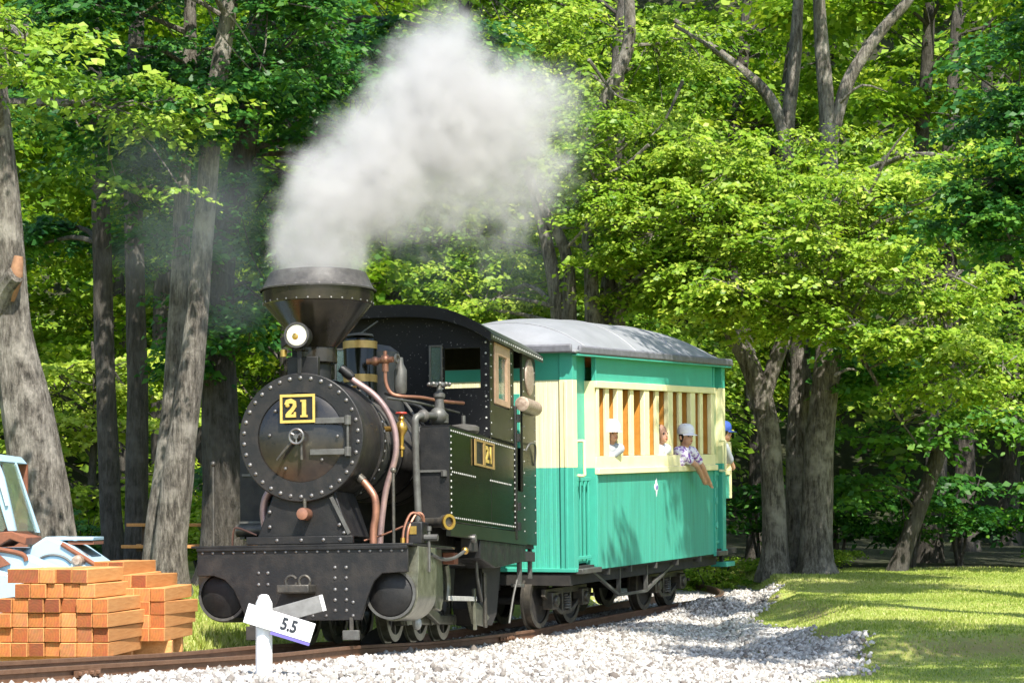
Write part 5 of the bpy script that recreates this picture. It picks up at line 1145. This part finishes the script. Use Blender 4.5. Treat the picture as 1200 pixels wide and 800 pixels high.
t11 = build_tree('overhanging_tree', [([(6.9,24.6,gz(6.9,24.6)),(6.8,24.6,3.5),(6.5,24.7,6.5),(5.8,24.9,9.5)], [.28,.22,.17,.08])],
    [((4.2,22.9,8.2), (.9,1.2,.6), 70), ((4.0,26.9,8.3), (1.0,1.1,.6), 90), ((5.7,24.6,9.4), (1.3,1.4,1.0), 60)], MT['leafC'], MT['bark'], 21, .5, 8, 8, .10)
tag(t11, 'tree right of the view whose branches overhang the ballast and shade it', 'tree')
t12 = build_tree('understory_tree', [(stem(38, [(105,668),(108,560),(112,470),(108,400)]), [.08,.06,.045,.02])],
    [(P(95,470,37.5), (.9,.7,.7), 60), (P(170,450,38), (.7,.6,.7), 40), (P(60,540,38.5), (.8,.6,.4), 30), (P(185,560,38.5), (.5,.5,.4), 20)], MT['leafA'], MT['barkdark'], 22, .42, 8, 8, .10, .3, .75)
tag(t12, 'small sunlit yellow green tree seen between the left trunks', 'tree')
# --- wood behind: three kinds copied
def gen_tree(seed, leafmat, low=True):
    r = np.random.default_rng(seed); pts = [(0,0,-.1),(r.normal(0,.1),r.normal(0,.1),2.5),(r.normal(0,.25),r.normal(0,.2),5.5),(r.normal(0,.4),r.normal(0,.2),9),(r.normal(0,.5),0,12.5)]
    cr = [((r.normal(0,.5), r.normal(0,.4), 3.2), (2.0,1.5,1.1), 50), ((r.normal(-.6,.4), r.normal(0,.4), 5.2), (2.1,1.7,1.3), 62), ((r.normal(.7,.4), r.normal(0,.4), 6.8), (2.2,1.8,1.4), 62), ((0,0,9), (2.4,2.0,1.6), 70), ((0,0,11.8), (1.7,1.6,1.6), 46)]
    if not low: cr = [(c, r_, n * 3 // 4) for c, r_, n in cr[1:]]; cr[0] = ((cr[0][0][0], cr[0][0][1], 5.9), (2.0,1.6,.9), 40)
    return build_tree('forest_tree', [(pts, [.22,.17,.14,.10,.04])], cr, leafmat, MT['barkdark'], seed, .75, 9, 9, .135, .28, limbk=10)
def copy_tree(src, loc, rz, sc):
    c = src.copy(); COL.objects.link(c); c.location = loc; c.rotation_euler = (0,0,rz); c.scale = (sc,)*3
    for ch in src.children:
        k = ch.copy(); COL.objects.link(k); k.parent = c
    return c
kinds = [gen_tree(31, MT['leafC']), gen_tree(32, MT['leafC']), gen_tree(33, MT['leafA']), gen_tree(34, MT['leafC'], False)]
spots = [(-8.2,38.5,0,1.0),(-5.8,43,1,1.0),(-2.9,41,0,.95),(-.9,44,2,1.0),(1.8,43,1,1.05),(4.3,44.5,3,1.0),(7.0,43,3,1.0),(9.6,41.5,3,1.0),
         (-10.5,48,1,1.1),(-7.4,49,2,1.1),(-4.2,49,1,1.15),(-1.2,50,0,1.1),(2.6,50,2,1.1),(5.8,50.5,3,1.1),(8.8,49.5,3,1.1),(12,48,2,1.1),
         (-12,57,2,1.2),(-7,58,0,1.2),(-2.5,58,2,1.2),(2,58,1,1.2),(6.5,58,2,1.2),(11,57,1,1.2),(13.2,43.5,1,1.0),(16,47,2,1.1),(15.5,55,0,1.2),(-12.8,42.5,1,1.0),(-15,47,0,1.1),(-16.5,55,2,1.2)]
used = set()
where = ['behind the leaning trunk at the left edge','behind the two slender left trunks','behind the locomotive funnel','behind the smoke plume','behind the many-stemmed clump','behind the spreading lawn tree','in the dark wood right of the lawn tree','at the far right of the wood']
for i, (x, y, k, s_) in enumerate(spots):
    loc = (x, y, gz(x, y) - .05); rz = random.uniform(0, 6.28)
    if k not in used: o = kinds[k]; used.add(k); o.location = loc; o.rotation_euler = (0,0,rz); o.scale = (s_,)*3
    else: o = copy_tree(kinds[k], loc, rz, s_)
    if i < 8: tag(o, 'leafy forest tree in the front row %s' % where[i], 'tree', 'trees of the wood behind the train')
    else: tag(o, 'green forest tree deep in the wood behind the front row', 'tree', 'trees deep in the wood behind the train')
# --- shrubs
def gen_shrub(seed, leafmat, leaf, h):
    r = np.random.default_rng(seed); st = []
    for q in range(4):
        a_ = q*1.6 + r.uniform(0,1); st.append(([(0.02*math.cos(a_),.02*math.sin(a_),-.05),(.18*math.cos(a_),.18*math.sin(a_),h*.5),(.35*math.cos(a_),.35*math.sin(a_),h*.95)], [.025,.018,.006]))
    return build_tree('shrub', st, [((0,0,h*.6), (.85,.7,h*.45), 40)], leafmat, MT['barkdark'], seed, .38, 8, 7, leaf, .3, limbs=False)
sk = [gen_shrub(41, MT['leafB'], .10, 1.5), gen_shrub(42, MT['leafA'], .085, .8)]
ss = [(3.2,39.8,1,.8),(4.0,41.3,0,1.0),(5.3,41.6,0,1.1),(6.4,41.0,0,.9),(7.3,41.8,0,1.1),(8.5,41.2,0,1.0),(9.5,41.6,0,.9),(2.3,41.6,0,1.1),(8.6,40.5,1,.45),(5.2,40.4,1,.4),(3.0,38.8,1,.55),(-3.75,34.5,1,1.0),(-4.9,37,1,1.3),(-6.1,38,1,1.4),(-7.4,36,0,1.0),(-2.9,36.5,0,1.2),(-4.35,35.5,1,1.0),(-5.6,33.5,0,.5),(-1.2,38,0,1.3),(.5,39.5,0,1.3)]
slab = ['low bright shrub beside the rear of the coach','dark shrub behind the lawn tree','second dark shrub right of the lawn tree','third dark shrub right of the lawn tree','dark shrub under the leaning sapling','dark shrub below the right-edge foliage','rightmost dark shrub at the edge of the wood','dark shrub just behind the rear of the coach','small bright weed clump near the right edge of the lawn','small bright weed clump right of the lawn tree','small leafy plant at the coach rear corner','bright bush right of the pale crossing trunks','sunny bush between the two slender trunks','sunny bush left of the slender trunks','dark bush beside the leaning trunk','dark bush behind the locomotive front','sunny bush left of the pale crossing trunks','small dark bush behind the blue vehicle','dark bush behind the locomotive cab','dark bush behind the coach front']
us_ = set()
for (x, y, k, s_), lb_ in zip(ss, slab):
    loc = (x, y, gz(x, y)); rz = random.uniform(0, 6.28)
    if k not in us_: o = sk[k]; us_.add(k); o.location = loc; o.rotation_euler = (0,0,rz); o.scale = (s_,)*3
    else: o = copy_tree(sk[k], loc, rz, s_)
    tag(o, lb_, 'shrub', 'shrubs at the edge of the wood')
# --- far-off wood on the rising ground, one mass
rng = np.random.default_rng(77); n = 1500; fxx = rng.uniform(-26, 26, n); fyy = rng.uniform(60, 84, n); fzz = ground_z(fxx, fyy) + rng.uniform(.3, 6.5, n)
V, F, T = sprays(np.stack([fxx, fyy, fzz], 1), rng.uniform(1.0, 1.9, n), 7, 7, .34, rng, .25)
fm_ = npmesh('far_wood', V, F, MT['leafC']); attr(fm_, 'tint', T); tag(link('far_wood', fm_), 'green mass of far-off wood on the rising ground behind the trees', 'wood', kind='stuff')
# ------------------------------------------------------------------ smoke plume from the funnel
def plume(name, balls, dens, col, label, grow=1.15, warp=.17, nscale=2.0, soft=.95, aniso=.25, vox=.09):
    c0 = np.mean([b_[0] for b_ in balls], axis=0); mb = MB()
    for c, r, w in balls: mb.ball(tuple(np.array(c) - c0), r * grow, 20)
    me = mb.mesh(name); o = bpy.data.objects.new(name, me); COL.objects.link(o); rm = o.modifiers.new('r', 'REMESH'); rm.mode = 'VOXEL'; rm.voxel_size = vox
    bpy.context.view_layer.update(); nm = bpy.data.meshes.new_from_object(o.evaluated_get(bpy.context.evaluated_depsgraph_get())); bpy.data.objects.remove(o)
    nm.name = name; q = link(name, nm); q.location = tuple(c0)
    m = bpy.data.materials.new(name); m.use_nodes = True; t = m.node_tree; t.nodes.clear()
    out = t.nodes.new('ShaderNodeOutputMaterial'); pv = t.nodes.new('ShaderNodeVolumePrincipled'); t.links.new(pv.outputs[0], out.inputs['Volume'])
    pv.inputs['Color'].default_value = (*col, 1); pv.inputs['Anisotropy'].default_value = aniso
    tc = t.nodes.new('ShaderNodeTexCoord'); nz = noise(t, nscale, 6, .66, vec=tc.outputs['Object'])
    sb = t.nodes.new('ShaderNodeVectorMath'); sb.operation = 'SUBTRACT'; t.links.new(nz.outputs['Color'], sb.inputs[0]); sb.inputs[1].default_value = (.5,.5,.5)
    sc = t.nodes.new('ShaderNodeVectorMath'); sc.operation = 'SCALE'; t.links.new(sb.outputs[0], sc.inputs[0]); sc.inputs['Scale'].default_value = warp * 2
    ad = t.nodes.new('ShaderNodeVectorMath'); ad.operation = 'ADD'; t.links.new(tc.outputs['Object'], ad.inputs[0]); t.links.new(sc.outputs[0], ad.inputs[1])
    acc = None
    for c, r, w in balls:
        d = t.nodes.new('ShaderNodeVectorMath'); d.operation = 'DISTANCE'; t.links.new(ad.outputs[0], d.inputs[0]); d.inputs[1].default_value = tuple(np.array(c) - c0)
        mr = t.nodes.new('ShaderNodeMapRange'); mr.interpolation_type = 'SMOOTHSTEP'; t.links.new(d.outputs['Value'], mr.inputs['Value'])
        mr.inputs['From Min'].default_value = r; mr.inputs['From Max'].default_value = r * (1 - soft); mr.inputs['To Min'].default_value = 0; mr.inputs['To Max'].default_value = w
        if acc is None: acc = mr.outputs[0]
        else:
            mx = t.nodes.new('ShaderNodeMath'); mx.operation = 'ADD'; t.links.new(acc, mx.inputs[0]); t.links.new(mr.outputs[0], mx.inputs[1]); acc = mx.outputs[0]
    n3 = noise(t, nscale * 2.5, 7, .66, vec=tc.outputs['Object']); s3 = t.nodes.new('ShaderNodeMath'); s3.operation = 'MULTIPLY_ADD'; t.links.new(n3.outputs[0], s3.inputs[0]); s3.inputs[1].default_value = 1.25; s3.inputs[2].default_value = -.6
    a3 = t.nodes.new('ShaderNodeMath'); a3.operation = 'ADD'; t.links.new(acc, a3.inputs[0]); t.links.new(s3.outputs[0], a3.inputs[1]); gt = t.nodes.new('ShaderNodeMath'); gt.operation = 'GREATER_THAN'; t.links.new(acc, gt.inputs[0]); gt.inputs[1].default_value = .02; g3 = t.nodes.new('ShaderNodeMath'); g3.operation = 'MULTIPLY'; t.links.new(a3.outputs[0], g3.inputs[0]); t.links.new(gt.outputs[0], g3.inputs[1]); acc = g3.outputs[0]
    cl = t.nodes.new('ShaderNodeMapRange'); cl.interpolation_type = 'SMOOTHSTEP'; t.links.new(acc, cl.inputs['Value']); cl.inputs['From Min'].default_value = .08; cl.inputs['From Max'].default_value = 1.1; acc = cl.outputs[0]
    n2 = noise(t, nscale * 2.6, 4, .6, vec=tc.outputs['Object']); r2 = t.nodes.new('ShaderNodeMapRange'); t.links.new(n2.outputs[0], r2.inputs['Value']); r2.inputs['From Min'].default_value = .3; r2.inputs['From Max'].default_value = .65; r2.inputs['To Min'].default_value = .55; r2.inputs['To Max'].default_value = 1.15
    m1 = t.nodes.new('ShaderNodeMath'); m1.operation = 'MULTIPLY'; t.links.new(acc, m1.inputs[0]); t.links.new(r2.outputs[0], m1.inputs[1])
    m2 = t.nodes.new('ShaderNodeMath'); m2.operation = 'MULTIPLY'; t.links.new(m1.outputs[0], m2.inputs[0]); m2.inputs[1].default_value = dens; t.links.new(m2.outputs[0], pv.inputs['Density'])
    nm.materials.clear(); nm.materials.append(m)
    return tag(q, label, 'smoke', kind='stuff')
def ball_at(px, py, r, w, dy=None):
    Y = 22.45 + (dy if dy is not None else max(0, (px - 380)) / 134 * .75); return (P(px, py, Y), r * 1.17 / 134.0, w)
plume('smoke_plume', [ball_at(372,312,58,1.3,.05), ball_at(350,282,42,1.1,.05), ball_at(405,292,40,1.3,.1), ball_at(378,240,66,1.1), ball_at(350,200,34,.5,.1), ball_at(430,195,82,1.1), ball_at(440,240,64,1.0), ball_at(490,130,92,1.0), ball_at(520,70,72,.8), ball_at(530,30,48,.4), ball_at(565,140,92,.8),
    ball_at(520,200,84,.8), ball_at(600,190,80,.5), ball_at(610,110,64,.55), ball_at(570,260,72,.28), ball_at(500,270,60,.3), ball_at(655,120,60,.4), ball_at(640,200,66,.3), ball_at(610,255,60,.25)], 5.5, (.84,.825,.83), 'thick grey white smoke plume billowing up from the locomotive funnel')
plume('thin_smoke', [(P(250,250,25.0), .95, 1), (P(160,190,25.3), .75, .7), (P(280,340,24.4), .6, 1), (P(180,300,25.2), .7, .7), (P(600,330,25.5), .7, .8), (P(500,310,24.5), .6, 1)], .16, (.70,.78,.85), 'thin bluish smoke drifting before the left tree trunks', 1.1, .4, 1.1, .85, .2, .14)
